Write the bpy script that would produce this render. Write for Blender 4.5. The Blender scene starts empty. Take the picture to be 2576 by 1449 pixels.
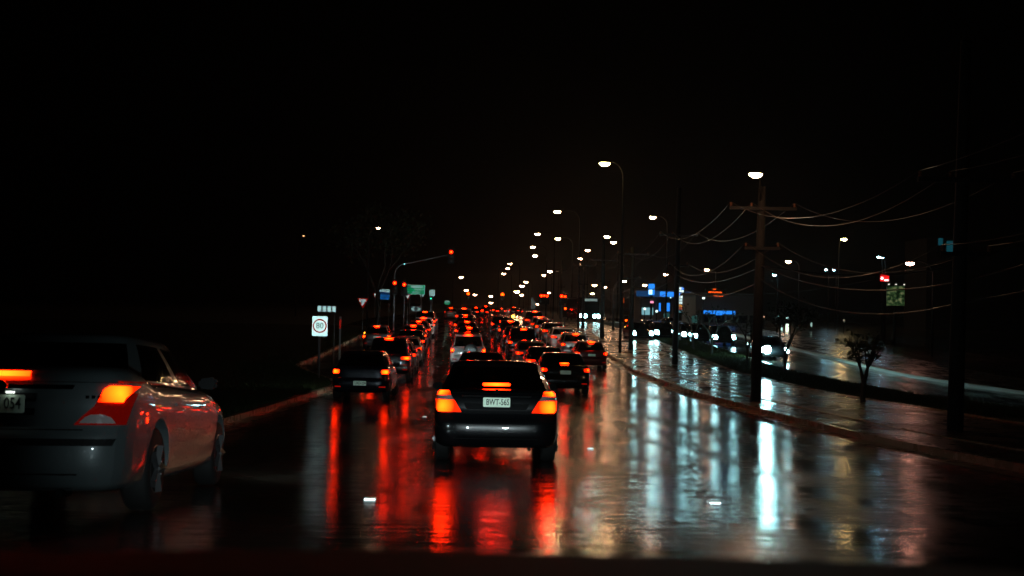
import bpy, bmesh, math, random
from mathutils import Vector, Matrix, noise as mnoise

random.seed(7)
sc = bpy.context.scene
COL = sc.collection
R = math.radians
PI = math.pi

# ------------------------------------------------------------------ camera
EYE = Vector((0.0, 0.0, 1.45))
F = 3000.0            # focal length in units of a 2576 wide picture
yaw = math.atan(60 / F); pitch = math.atan(40 / F); roll = R(1.15)
fw = Vector((math.sin(yaw) * math.cos(pitch), math.cos(yaw) * math.cos(pitch), math.sin(pitch)))
rt = fw.cross(Vector((0, 0, 1))).normalized()
up = rt.cross(fw).normalized()
CR = rt * math.cos(roll) + up * math.sin(roll)
CU = up * math.cos(roll) - rt * math.sin(roll)
cam_d = bpy.data.cameras.new("camera")
cam = bpy.data.objects.new("camera", cam_d); COL.objects.link(cam)
m = Matrix((CR, CU, -fw)).transposed().to_4x4(); m.translation = EYE
cam.matrix_world = m
cam_d.lens = 36 * F / 2576; cam_d.sensor_width = 36
cam_d.clip_start = 0.05; cam_d.clip_end = 6000
cam_d.dof.use_dof = True; cam_d.dof.focus_distance = 22; cam_d.dof.aperture_fstop = 2.5
sc.camera = cam

# ------------------------------------------------------------------ night sky
world = bpy.data.worlds.new("World"); sc.world = world; world.use_nodes = True
wn = world.node_tree
bg = wn.nodes["Background"]
sky = wn.nodes.new("ShaderNodeTexSky"); sky.sky_type = 'NISHITA'; sky.sun_disc = False
sky.sun_elevation = R(-4); sky.sun_rotation = R(200)
wn.links.new(sky.outputs[0], bg.inputs[0]); bg.inputs[1].default_value = 0.0006

sc.view_settings.view_transform = 'Standard'; sc.view_settings.look = 'None'
sc.view_settings.exposure = 0; sc.view_settings.gamma = 1; sc.view_settings.use_curve_mapping = False
cy = sc.cycles
cy.use_denoising = True
try: cy.denoiser = 'OPENIMAGEDENOISE'
except Exception: pass
cy.max_bounces = 6; cy.diffuse_bounces = 2; cy.glossy_bounces = 4; cy.transparent_max_bounces = 24
cy.volume_bounces = 0; cy.caustics_reflective = False; cy.caustics_refractive = False
cy.sample_clamp_indirect = 4.0
cy.use_light_tree = True

# ------------------------------------------------------------------ place helpers
PROF = [(-40, 1.42), (0, 1.45), (4, 1.5), (8.7, 1.66), (12.5, 1.95), (16.4, 2.22), (25, 2.62), (35, 2.93), (45, 3.2), (60, 3.34),
        (75, 3.06), (86, 2.78), (100, 2.54), (122, 2.28), (150, 2.08), (200, 2.2), (288, 2.6), (400, 2.8), (700, 2.9), (2600, 2.9)]
def _slopes():
    n = len(PROF); d = [(PROF[i+1][1]-PROF[i][1])/(PROF[i+1][0]-PROF[i][0]) for i in range(n-1)]
    s = [d[0]]
    for i in range(1, n-1):
        a, b = d[i-1], d[i]
        s.append(0 if a*b <= 0 else 2*a*b/(a+b))
    s.append(d[-1]); return s
SL = _slopes()
def gz(y):
    """height of the ground at distance y"""
    if y <= PROF[0][0]: return EYE.z - PROF[0][1]
    for i in range(len(PROF)-1):
        x0, v0 = PROF[i]; x1, v1 = PROF[i+1]
        if y <= x1:
            h = x1-x0; t = (y-x0)/h
            v = (2*t**3-3*t*t+1)*v0 + (t**3-2*t*t+t)*h*SL[i] + (-2*t**3+3*t*t)*v1 + (t**3-t*t)*h*SL[i+1]
            return EYE.z - v
    return EYE.z - PROF[-1][1]
def slope(y): return math.atan((gz(y+1.5)-gz(y-1.5))/3)
def P(vx, vy, Y):
    d = fw + CR*((vx-1288)/F) - CU*((vy-724.5)/F)
    return EYE + d*(Y/d.y)
def G(vx, vy, h=0.0, y0=5, y1=400):
    """the point h above the ground seen at a place of the picture"""
    y = y0
    while y < y1:
        p = P(vx, vy, y)
        if p.z <= gz(y) + h: return p
        y += 0.25
    return P(vx, vy, y1)
def cx(y):            # centre of the camera's own lane
    if y < 130: return 0.15 - 0.0235*(y-16.4)
    b = 0.15 - 0.0235*(130-16.4)
    if y < 200: t = (y-130)/70; return b - 0.0235*70*(t - t*t/2)
    b -= 0.0235*35
    return b + 0.00009*(y-200)**2 if y < 400 else b + 3.6 + (y-400)*0.036

# ------------------------------------------------------------------ materials
M = {}
def nodes(m):
    m.use_nodes = True
    return m.node_tree.nodes, m.node_tree.links, m.node_tree.nodes["Principled BSDF"]
def mat(name, col, rough=0.5, metal=0.0, em=None, es=0.0, coat=0.0, bump=0.0, bscale=30, vary=0.0, spec=0.5):
    if name in M: return M[name]
    m = bpy.data.materials.new(name); n, l, b = nodes(m)
    b.inputs["Base Color"].default_value = (*col, 1); b.inputs["Roughness"].default_value = rough
    b.inputs["Metallic"].default_value = metal; b.inputs["Coat Weight"].default_value = coat
    b.inputs["Coat Roughness"].default_value = 0.04
    b.inputs["Specular IOR Level"].default_value = spec
    if em: b.inputs["Emission Color"].default_value = (*em, 1); b.inputs["Emission Strength"].default_value = es
    if bump or vary:
        tc = n.new("ShaderNodeTexCoord"); nt = n.new("ShaderNodeTexNoise")
        nt.inputs["Scale"].default_value = bscale; nt.inputs["Detail"].default_value = 4
        l.new(tc.outputs["Object"], nt.inputs["Vector"])
        if bump:
            bp = n.new("ShaderNodeBump"); bp.inputs["Strength"].default_value = bump; bp.inputs["Distance"].default_value = 0.02
            l.new(nt.outputs["Fac"], bp.inputs["Height"]); l.new(bp.outputs[0], b.inputs["Normal"])
        if vary:
            mx = n.new("ShaderNodeMix"); mx.data_type = 'RGBA'
            mx.inputs[6].default_value = (*[c*(1-vary) for c in col], 1); mx.inputs[7].default_value = (*[min(1, c*(1+vary)) for c in col], 1)
            n2 = n.new("ShaderNodeTexNoise"); n2.inputs["Scale"].default_value = bscale*0.13; n2.inputs["Detail"].default_value = 5
            l.new(tc.outputs["Object"], n2.inputs["Vector"]); l.new(n2.outputs["Fac"], mx.inputs[0]); l.new(mx.outputs[2], b.inputs["Base Color"])
    M[name] = m; return m

def paint(name, col, metal=0.35, rough=0.28):
    """car paint covered with rain drops"""
    if name in M: return M[name]
    m = bpy.data.materials.new(name); n, l, b = nodes(m)
    b.inputs["Base Color"].default_value = (*col, 1); b.inputs["Metallic"].default_value = metal
    b.inputs["Roughness"].default_value = rough; b.inputs["Coat Weight"].default_value = 1.0; b.inputs["Coat Roughness"].default_value = 0.03
    tc = n.new("ShaderNodeTexCoord"); v = n.new("ShaderNodeTexVoronoi"); v.inputs["Scale"].default_value = 55
    l.new(tc.outputs["Object"], v.inputs["Vector"])
    cr = n.new("ShaderNodeMapRange"); cr.inputs[1].default_value = 0.0; cr.inputs[2].default_value = 0.32; cr.inputs[3].default_value = 1; cr.inputs[4].default_value = 0
    l.new(v.outputs["Distance"], cr.inputs[0])
    bp = n.new("ShaderNodeBump"); bp.inputs["Strength"].default_value = 0.45; bp.inputs["Distance"].default_value = 0.004
    l.new(cr.outputs[0], bp.inputs["Height"]); l.new(bp.outputs[0], b.inputs["Coat Normal"])
    bp2 = n.new("ShaderNodeBump"); bp2.inputs["Strength"].default_value = 0.12; bp2.inputs["Distance"].default_value = 0.004
    l.new(cr.outputs[0], bp2.inputs["Height"]); l.new(bp2.outputs[0], b.inputs["Normal"])
    M[name] = m; return m

def glow(name, col, s, base=(0.02, 0.02, 0.02), hot=None):
    """lamp lens that gives off light; hot = radius of the bulb's hot spot round the part's origin"""
    if name in M: return M[name]
    m = bpy.data.materials.new(name); n, l, b = nodes(m)
    b.inputs["Base Color"].default_value = (*base, 1); b.inputs["Roughness"].default_value = 0.5; b.inputs["Specular IOR Level"].default_value = 0.05
    b.inputs["Emission Color"].default_value = (*col, 1); b.inputs["Emission Strength"].default_value = s
    if hot:
        tc = n.new("ShaderNodeTexCoord"); ln = n.new("ShaderNodeVectorMath"); ln.operation = 'LENGTH'
        l.new(tc.outputs["Object"], ln.inputs[0])
        mr = n.new("ShaderNodeMapRange"); mr.inputs[1].default_value = 0; mr.inputs[2].default_value = hot
        mr.inputs[3].default_value = s*2.4; mr.inputs[4].default_value = s*0.10
        l.new(ln.outputs["Value"], mr.inputs[0]); l.new(mr.outputs[0], b.inputs["Emission Strength"])
    M[name] = m; return m

def retro(name, col, rough=0.24, diffuse=0.5):
    """retroreflective sheeting: light goes back where it came from"""
    if name in M: return M[name]
    m = bpy.data.materials.new(name); m.use_nodes = True; n = m.node_tree.nodes; l = m.node_tree.links
    for x in list(n): n.remove(x)
    out = n.new("ShaderNodeOutputMaterial"); g = n.new("ShaderNodeBsdfAnisotropic") if False else n.new("ShaderNodeBsdfGlossy")
    g.inputs["Color"].default_value = (*col, 1); g.inputs["Roughness"].default_value = rough
    ge = n.new("ShaderNodeNewGeometry"); l.new(ge.outputs["Incoming"], g.inputs["Normal"])
    d = n.new("ShaderNodeBsdfDiffuse"); d.inputs["Color"].default_value = (*[c*diffuse for c in col], 1)
    mx = n.new("ShaderNodeMixShader"); mx.inputs[0].default_value = 0.5
    l.new(d.outputs[0], mx.inputs[1]); l.new(g.outputs[0], mx.inputs[2]); l.new(mx.outputs[0], out.inputs[0])
    M[name] = m; return m

def glass_mat():
    m = bpy.data.materials.new("car_glass"); m.use_nodes = True; n = m.node_tree.nodes; l = m.node_tree.links
    for x in list(n): n.remove(x)
    out = n.new("ShaderNodeOutputMaterial"); t = n.new("ShaderNodeBsdfTransparent"); t.inputs[0].default_value = (0.34, 0.36, 0.36, 1)
    g = n.new("ShaderNodeBsdfGlossy"); g.inputs["Roughness"].default_value = 0.04
    tc = n.new("ShaderNodeTexCoord"); v = n.new("ShaderNodeTexVoronoi"); v.inputs["Scale"].default_value = 48; l.new(tc.outputs["Object"], v.inputs["Vector"])
    bp = n.new("ShaderNodeBump"); bp.inputs["Strength"].default_value = 0.2; bp.inputs["Distance"].default_value = 0.003
    l.new(v.outputs["Distance"], bp.inputs["Height"]); l.new(bp.outputs[0], g.inputs["Normal"])
    fr = n.new("ShaderNodeFresnel"); fr.inputs[0].default_value = 1.5
    mx = n.new("ShaderNodeMixShader"); l.new(fr.outputs[0], mx.inputs[0]); l.new(t.outputs[0], mx.inputs[1]); l.new(g.outputs[0], mx.inputs[2]); l.new(mx.outputs[0], out.inputs[0])
    M["car_glass"] = m; return m
GLASS = glass_mat()

def wet(name, col, r_dry, r_wet, bump, scale, stretch=0.16, vary=0.35, thr=(0.38, 0.6), wave=0.0):
    """rain wet ground: puddled and less wet patches drawn out along the traffic, ripples and stone grain"""
    m = bpy.data.materials.new(name); n, l, b = nodes(m)
    tc = n.new("ShaderNodeTexCoord")
    mp = n.new("ShaderNodeMapping"); mp.inputs["Scale"].default_value = (1.0, stretch, 1.0); l.new(tc.outputs["Object"], mp.inputs["Vector"])
    big = n.new("ShaderNodeTexNoise"); big.inputs["Scale"].default_value = 1.1; big.inputs["Detail"].default_value = 6; big.inputs["Distortion"].default_value = 0.6
    l.new(mp.outputs[0], big.inputs["Vector"])
    mr = n.new("ShaderNodeMapRange"); mr.inputs[1].default_value = thr[0]; mr.inputs[2].default_value = thr[1]; mr.inputs[3].default_value = r_wet; mr.inputs[4].default_value = r_dry
    sm = n.new("ShaderNodeTexNoise"); sm.inputs["Scale"].default_value = 5.0; sm.inputs["Detail"].default_value = 5; sm.inputs["Roughness"].default_value = .7
    mp3 = n.new("ShaderNodeMapping"); mp3.inputs["Scale"].default_value = (0.5, 0.9, 1); l.new(tc.outputs["Object"], mp3.inputs["Vector"]); l.new(mp3.outputs[0], sm.inputs["Vector"])
    cm = n.new("ShaderNodeMath"); cm.operation = 'MULTIPLY_ADD'; cm.inputs[1].default_value = 0.75; l.new(sm.outputs["Fac"], cm.inputs[0])
    cm2 = n.new("ShaderNodeMath"); cm2.operation = 'MULTIPLY_ADD'; cm2.inputs[1].default_value = 0.75; cm2.inputs[2].default_value = -.25; l.new(big.outputs["Fac"], cm2.inputs[0]); l.new(cm2.outputs[0], cm.inputs[2])
    l.new(cm.outputs[0], mr.inputs[0]); l.new(mr.outputs[0], b.inputs["Roughness"])
    mx = n.new("ShaderNodeMix"); mx.data_type = 'RGBA'
    mx.inputs[6].default_value = (*[c*(1-vary) for c in col], 1); mx.inputs[7].default_value = (*[c*(1+vary) for c in col], 1)
    l.new(big.outputs["Fac"], mx.inputs[0]); l.new(mx.outputs[2], b.inputs["Base Color"])
    grain = n.new("ShaderNodeTexNoise"); grain.inputs["Scale"].default_value = scale; grain.inputs["Detail"].default_value = 3; l.new(tc.outputs["Object"], grain.inputs["Vector"])
    mid = n.new("ShaderNodeTexNoise"); mid.inputs["Scale"].default_value = 3.2; mid.inputs["Detail"].default_value = 3
    mp2 = n.new("ShaderNodeMapping"); mp2.inputs["Scale"].default_value = (0.45, 2.0, 1); l.new(tc.outputs["Object"], mp2.inputs["Vector"]); l.new(mp2.outputs[0], mid.inputs["Vector"])
    ad = n.new("ShaderNodeMath"); ad.operation = 'MULTIPLY_ADD'; ad.inputs[1].default_value = 0.17; l.new(grain.outputs["Fac"], ad.inputs[0])
    ml = n.new("ShaderNodeMath"); ml.operation = 'MULTIPLY'; ml.inputs[1].default_value = wave; l.new(mid.outputs["Fac"], ml.inputs[0]); l.new(ml.outputs[0], ad.inputs[2])
    bp = n.new("ShaderNodeBump"); bp.inputs["Strength"].default_value = bump; bp.inputs["Distance"].default_value = 0.05
    l.new(ad.outputs[0], bp.inputs["Height"]); l.new(bp.outputs[0], b.inputs["Normal"])
    b.inputs["IOR"].default_value = 1.4
    b.inputs["Specular IOR Level"].default_value = 0.6
    M[name] = m; return m

ASPHALT = wet("wet_asphalt", (0.034, 0.027, 0.020), 0.27, 0.09, 0.22, 26, wave=0.55, thr=(0.42, 0.60))
PATH = wet("wet_footpath", (0.10, 0.065, 0.05), 0.34, 0.16, 0.5, 30, stretch=0.5, vary=0.5, wave=0.35)
CONC = wet("wet_concrete", (0.26, 0.21, 0.13), 0.34, 0.18, 0.35, 26, stretch=0.3, wave=0.25)
SOIL = mat("verge_soil", (0.018, 0.020, 0.009), 1.0, spec=.1, bump=0.6, bscale=14, vary=0.5)
EARTH = mat("far_ground_earth", (0.02, 0.022, 0.014), 0.95, vary=0.4, bscale=1.5)
GRASSM = mat("grass_blade", (0.026, 0.034, 0.012), 0.9, spec=.1)
BLACKP = mat("black_plastic", (0.008, 0.008, 0.009), 0.7, spec=.25)
RUBBER = mat("tyre_rubber", (0.012, 0.012, 0.012), 0.75)
ALLOY = mat("alloy_rim", (0.25, 0.25, 0.26), 0.35, 0.9)
CHROME = mat("chrome", (0.6, 0.6, 0.6), 0.12, 1.0)
SEATM = mat("seat_cloth", (0.02, 0.02, 0.022), 0.9)
STEEL = mat("galvanised_steel", (0.10, 0.10, 0.10), 0.55, 0.4, vary=0.2, bscale=8)
DARKST = mat("dark_painted_steel", (0.010, 0.010, 0.010), 0.8, 0.0, spec=.08)
WOOD = mat("weathered_wood_pole", (0.011, 0.009, 0.008), 0.9, bump=0.6, bscale=9, vary=0.35)
BARK = mat("bark", (0.022, 0.018, 0.014), 0.9, bump=0.7, bscale=14, vary=0.3)
LEAF = mat("leaf", (0.014, 0.02, 0.009), 0.7, spec=.15)
WIREM = mat("cable_sheath", (0.03, 0.024, 0.02), 0.35, 0.1)
BRAKE = glow("lit_brake_lens", (1.0, 0.016, 0.0004), 20.0, (0.02, 0.002, 0.002), hot=0.17)
BRAKEB = glow("lit_stop_bar_lens", (1.0, 0.010, 0.0003), 32.0, (0.01, 0.001, 0.001), hot=.26)
BRAKES = glow("dim_red_lens", (1.0, 0.010, 0.002), 0.07, (0.07, 0.003, 0.002))
BRAKEF = glow("far_brake_lens", (1.0, 0.0125, 0.0004), 24.0, (0.02, 0.001, 0.001), hot=0.072)
REDD = mat("faint_glow_red_lens", (0.16, 0.005, 0.005), 0.12, em=(1, 0.01, 0.004), es=0.03)  # red lens with a faint glow added to its colour
CLEARL = mat("clear_lens", (0.5, 0.42, 0.42), 0.1)
REDREF = mat("glowing_red_reflector", (0.35, 0.01, 0.01), 0.15, em=(1, 0.01, 0.0), es=0.25)  # reflector given its own glow in place of light thrown back
AMBER = glow("amber_indicator_lens", (1.0, 0.42, 0.02), 5)
HEADL = glow("headlight_glass", (0.42, 0.88, 0.92), 85)
DIPPED = glow("dipped_headlight_glass", (0.75, 0.97, 1.0), 170)
PLAMP = glow("number_plate_lamp_glass", (0.9, 1.0, 0.9), 4)
HEADB = glow("dazzling_headlight_glass", (0.40, 0.88, 0.86), 55)
PLATEM = retro("plate_white", (0.62, 0.76, 0.62), 0.40, 0.9)
RWHITE = retro("sign_white", (0.50, 0.68, 0.64), 0.17)
RGREEN = retro("sign_green", (0.0, 0.27, 0.09), 0.165)
RRED = retro("sign_red", (0.38, 0.006, 0.003), 0.18, 0.3)
RBLUE = retro("sign_blue", (0.01, 0.16, 0.5), 0.17)
RNAVY = retro("sign_navy", (0.008, 0.04, 0.16), 0.17)
SIGNBK = mat("sign_black_print", (0.01, 0.01, 0.01), 0.5)
CATEYE = retro("road_stud_lens", (0.36, 0.4, 0.4), 0.2)

# ------------------------------------------------------------------ object helpers
def tag(o, label=None, cat=None, group=None, kind=None):
    if label: o["label"] = label
    if cat: o["category"] = cat
    if group: o["group"] = group
    if kind: o["kind"] = kind
    return o
def thing(name, label, cat, loc=(0, 0, 0), rz=0, group=None, rx=0):
    o = bpy.data.objects.new(name, None); o.empty_display_size = 0.2; COL.objects.link(o)
    o.location = loc; o.rotation_euler = (rx, 0, rz); return tag(o, label, cat, group)
def link(name, me, mats, parent=None, smooth=False, loc=None):
    if not isinstance(mats, (list, tuple)): mats = [mats]
    for x in mats: me.materials.append(x)
    if smooth:
        for p in me.polygons: p.use_smooth = True
    o = bpy.data.objects.new(name, me); COL.objects.link(o)
    if parent: o.parent = parent
    if loc is not None: o.location = loc
    return o
def mesh(name, v, f, mats, parent=None, smooth=False, loc=None):
    me = bpy.data.meshes.new(name); me.from_pydata([tuple(a) for a in v], [], f); me.validate()
    return link(name, me, mats, parent, smooth, loc)
def copy_tree(o, parent=None):
    c = o.copy(); COL.objects.link(c)
    if parent: c.parent = parent
    for ch in o.children: copy_tree(ch, c)
    return c
class MB:
    def __init__(s): s.v = []; s.f = []
    def box(s, x0, x1, y0, y1, z0, z1):
        b = len(s.v); s.v += [(x, y, z) for z in (z0, z1) for y in (y0, y1) for x in (x0, x1)]
        s.f += [tuple(b+i for i in q) for q in ((0,2,3,1),(4,5,7,6),(0,1,5,4),(2,6,7,3),(0,4,6,2),(1,3,7,5))]; return s
    def cbox(s, c, d): return s.box(c[0]-d[0]/2, c[0]+d[0]/2, c[1]-d[1]/2, c[1]+d[1]/2, c[2]-d[2]/2, c[2]+d[2]/2)
    def tube(s, pts, rad, n=8, cap=True):
        pts = [Vector(p) for p in pts]
        if not isinstance(rad, (list, tuple)): rad = [rad]*len(pts)
        b = len(s.v); prev = None
        for i, p in enumerate(pts):
            t = (pts[min(i+1, len(pts)-1)] - pts[max(i-1, 0)]).normalized()
            if prev is None: a = t.cross(Vector((0.3, 0.9, 0.1)) if abs(t.y) < 0.9 else Vector((1, 0, 0))).normalized()
            else: a = (prev - t*prev.dot(t)).normalized()
            prev = a; c = t.cross(a)
            for k in range(n):
                w = 2*PI*k/n; s.v.append(tuple(p + (a*math.cos(w)+c*math.sin(w))*rad[i]))
        for i in range(len(pts)-1):
            for k in range(n):
                s.f.append((b+i*n+k, b+i*n+(k+1)%n, b+(i+1)*n+(k+1)%n, b+(i+1)*n+k))
        if cap:
            s.f.append(tuple(b+k for k in reversed(range(n)))); e = b+(len(pts)-1)*n; s.f.append(tuple(e+k for k in range(n)))
        return s
    def lathe(s, prof, n=16, axis='x', c=(0, 0, 0)):
        b = len(s.v)
        for (r, a) in prof:
            for k in range(n):
                w = 2*PI*k/n
                if axis == 'x': q = (a, r*math.cos(w), r*math.sin(w))
                elif axis == 'y': q = (r*math.cos(w), a, r*math.sin(w))
                else: q = (r*math.cos(w), r*math.sin(w), a)
                s.v.append((q[0]+c[0], q[1]+c[1], q[2]+c[2]))
        for i in range(len(prof)-1):
            for k in range(n): s.f.append((b+i*n+k, b+i*n+(k+1)%n, b+(i+1)*n+(k+1)%n, b+(i+1)*n+k))
        s.f.append(tuple(b+k for k in reversed(range(n)))); e = b+(len(prof)-1)*n; s.f.append(tuple(e+k for k in range(n)))
        return s
    def prism(s, pts, y0, y1):
        """outline in x,z given depth along y"""
        b = len(s.v); n = len(pts)
        s.v += [(p[0], y0, p[1]) for p in pts] + [(p[0], y1, p[1]) for p in pts]
        s.f.append(tuple(b+i for i in range(n))); s.f.append(tuple(b+n+i for i in reversed(range(n))))
        for i in range(n): s.f.append((b+i, b+n+i, b+n+(i+1)%n, b+(i+1)%n))
        return s
    def build(s, name, mats, parent=None, smooth=False, loc=None, bevel=0.0, fix=True):
        me = bpy.data.meshes.new(name); me.from_pydata([tuple(a) for a in s.v], [], s.f)
        if fix or bevel:
            bm = bmesh.new(); bm.from_mesh(me)
            bmesh.ops.recalc_face_normals(bm, faces=bm.faces)
            if bevel: bmesh.ops.bevel(bm, geom=list(bm.edges), offset=bevel, segments=2, affect='EDGES', clamp_overlap=True)
            bm.to_mesh(me); bm.free()
        return link(name, me, mats, parent, smooth, loc)
def rrect(w, h, r, cxx=0, cz=0, n=4):
    pts = []
    for (sx, sz, a0) in ((1, -1, -90), (1, 1, 0), (-1, 1, 90), (-1, -1, 180)):
        for k in range(n+1):
            a = R(a0 + 90*k/n); pts.append((cxx+sx*(w/2-r)+r*math.cos(a), cz+sz*(h/2-r)+r*math.sin(a)))
    return pts
def text(name, s, size, mat_, parent, loc, rot=(PI/2, 0, 0), ext=0.002, xscale=1.0, align='CENTER', bold=0.012):
    cu = bpy.data.curves.new(name, 'FONT'); cu.body = s; cu.size = size; cu.extrude = ext; cu.align_x = align; cu.align_y = 'CENTER'
    cu.resolution_u = 3; cu.offset = size*bold
    t = bpy.data.objects.new("tmp", cu); COL.objects.link(t)
    dg = bpy.context.evaluated_depsgraph_get(); me = bpy.data.meshes.new_from_object(t.evaluated_get(dg))
    bpy.data.objects.remove(t); bpy.data.curves.remove(cu)
    for v in me.vertices: v.co.x *= xscale
    me.materials.clear(); o = link(name, me, mat_, parent); o.location = loc; o.rotation_euler = rot
    return o

# ------------------------------------------------------------------ ground
def ys(y0, y1, fine=1.0):
    out = [y0]; y = y0
    while y < y1:
        st = fine if y < 70 else fine*2 if y < 160 else 8 if y < 400 else 60
        y = min(y1, y+st); out.append(y)
    return out
def strip(name, xa, xb, y0, y1, dz, mat_, nx=1, thick=None, fine=1.0, kind='structure', parent=None):
    """a sheet (or slab when thick) between two lines that follow the road"""
    fa = xa if callable(xa) else (lambda y: xa); fb = xb if callable(xb) else (lambda y: xb)
    Y = ys(y0, y1, fine); v = []; f = []
    for y in Y:
        for i in range(nx+1): t = i/nx; v.append((fa(y)*(1-t)+fb(y)*t, y, gz(y)+dz))
    k = nx+1
    for j in range(len(Y)-1):
        for i in range(nx): f.append((j*k+i, j*k+i+1, (j+1)*k+i+1, (j+1)*k+i))
    if thick:
        b = len(v)
        for y in Y: v.append((fa(y), y, gz(y)+dz-thick)); v.append((fb(y), y, gz(y)+dz-thick))
        for j in range(len(Y)-1):
            f.append((j*k, (j+1)*k, b+2*(j+1), b+2*j)); f.append((j*k+nx, b+2*j+1, b+2*(j+1)+1, (j+1)*k+nx))
        f.append((0, b, b+1, nx)); e = (len(Y)-1); f.append((e*k, e*k+nx, b+2*e+1, b+2*e))
    o = mesh(name, v, f, mat_, parent, smooth=not thick)
    if kind: o["kind"] = kind
    return o
strip("ground", -260, 260, -40, 2400, -0.06, EARTH, nx=8, fine=2)
def kr(y):            # right kerb line
    return 7.55 if y < 60 else 7.55 - 0.004*(y-60) if y < 120 else cx(y) + 9.6
def kl(y):            # left kerb line; the slip lane opens beyond 44 m
    if y < 42: return -5.4
    if y < 62: t = (y-42)/20; return -5.4 - 4.1*t*t*(3-2*t)
    return -9.5 if y < 110 else cx(y) - 11.5
strip("road", lambda y: kl(y), lambda y: kr(y), -30, 1500, 0.0, ASPHALT, nx=10)
strip("gutter_right", lambda y: kr(y)-0.42, lambda y: kr(y), -20, 140, 0.004, CONC)
strip("kerb_right", lambda y: kr(y), lambda y: kr(y)+0.16, -20, 140, 0.13, CONC, thick=0.16)
strip("gutter_left", lambda y: kl(y), lambda y: kl(y)+0.38, -20, 60, 0.004, CONC)
strip("kerb_left", lambda y: kl(y)-0.16, lambda y: kl(y), -20, 110, 0.13, CONC, thick=0.16)
strip("footpath", lambda y: kr(y)+0.16, lambda y: 12.7, -20, 140, 0.12, PATH, nx=4)
strip("footpath_edging", lambda y: 12.7, lambda y: 12.85, -20, 140, 0.15, CONC, thick=0.2)
strip("footpath_seam", lambda y: kr(y)+1.35, lambda y: kr(y)+1.47, -20, 140, 0.145, CONC, thick=0.12)
strip("verge_left", -60, lambda y: kl(y)-0.16, -20, 110, 0.12, SOIL, nx=4)
strip("median_strip", 12.85, 16.0, -20, 140, 0.14, SOIL, nx=2)
strip("service_road_kerb", 16.0, 16.15, -20, 190, 0.13, CONC, thick=0.16)
strip("service_road", 16.15, lambda y: 21.6 if y < 90 else 21.6+(y-90)*0.06, -20, 230, 0.0, ASPHALT, nx=3)
KERBW = wet("kerb_paint_white", (0.62, 0.62, 0.55), 0.5, 0.3, 0.2, 26)
strip("service_road_far_kerb", lambda y: 21.6 if y < 90 else 21.6+(y-90)*0.06, lambda y: 21.8 if y < 90 else 21.8+(y-90)*0.06, -20, 150, 0.14, KERBW, thick=0.16)
strip("far_footpath", lambda y: 21.8 if y < 90 else 21.8+(y-90)*0.06, lambda y: 27 if y < 90 else 27+(y-90)*0.06, -20, 230, 0.1, PATH, nx=2)
strip("forecourt", lambda y: 27 if y < 90 else 27+(y-90)*0.06, 90, 60, 230, 0.0, ASPHALT, nx=4)

def grass(name, label, spots, n, h=0.10):
    v = []; f = []
    for _ in range(n):
        x, y, zo = spots(); z = gz(y)+zo; a = random.uniform(0, PI); w = 0.012; hh = h*random.uniform(0.5, 1.4)
        dx, dy = math.cos(a)*w, math.sin(a)*w; b = len(v)
        v += [(x-dx, y-dy, z), (x+dx, y+dy, z), (x+random.uniform(-.05, .05), y+random.uniform(-.05, .05), z+hh)]; f.append((b, b+1, b+2))
    return tag(mesh(name, v, f, GRASSM), label, "grass", kind="stuff")
def sl():
    y = random.uniform(22, 60) if random.random() < .8 else random.uniform(60, 100)
    return kl(y)-0.2-abs(random.gauss(0, 1.6)), y, 0.12
grass("grass", "short wet grass growing on the verge behind the left kerb", sl, 30000)
grass("grass", "dark grass growing on the strip between footpath and service road", lambda: (random.uniform(12.9, 15.95), random.uniform(30, 110), 0.14), 36000)

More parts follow.
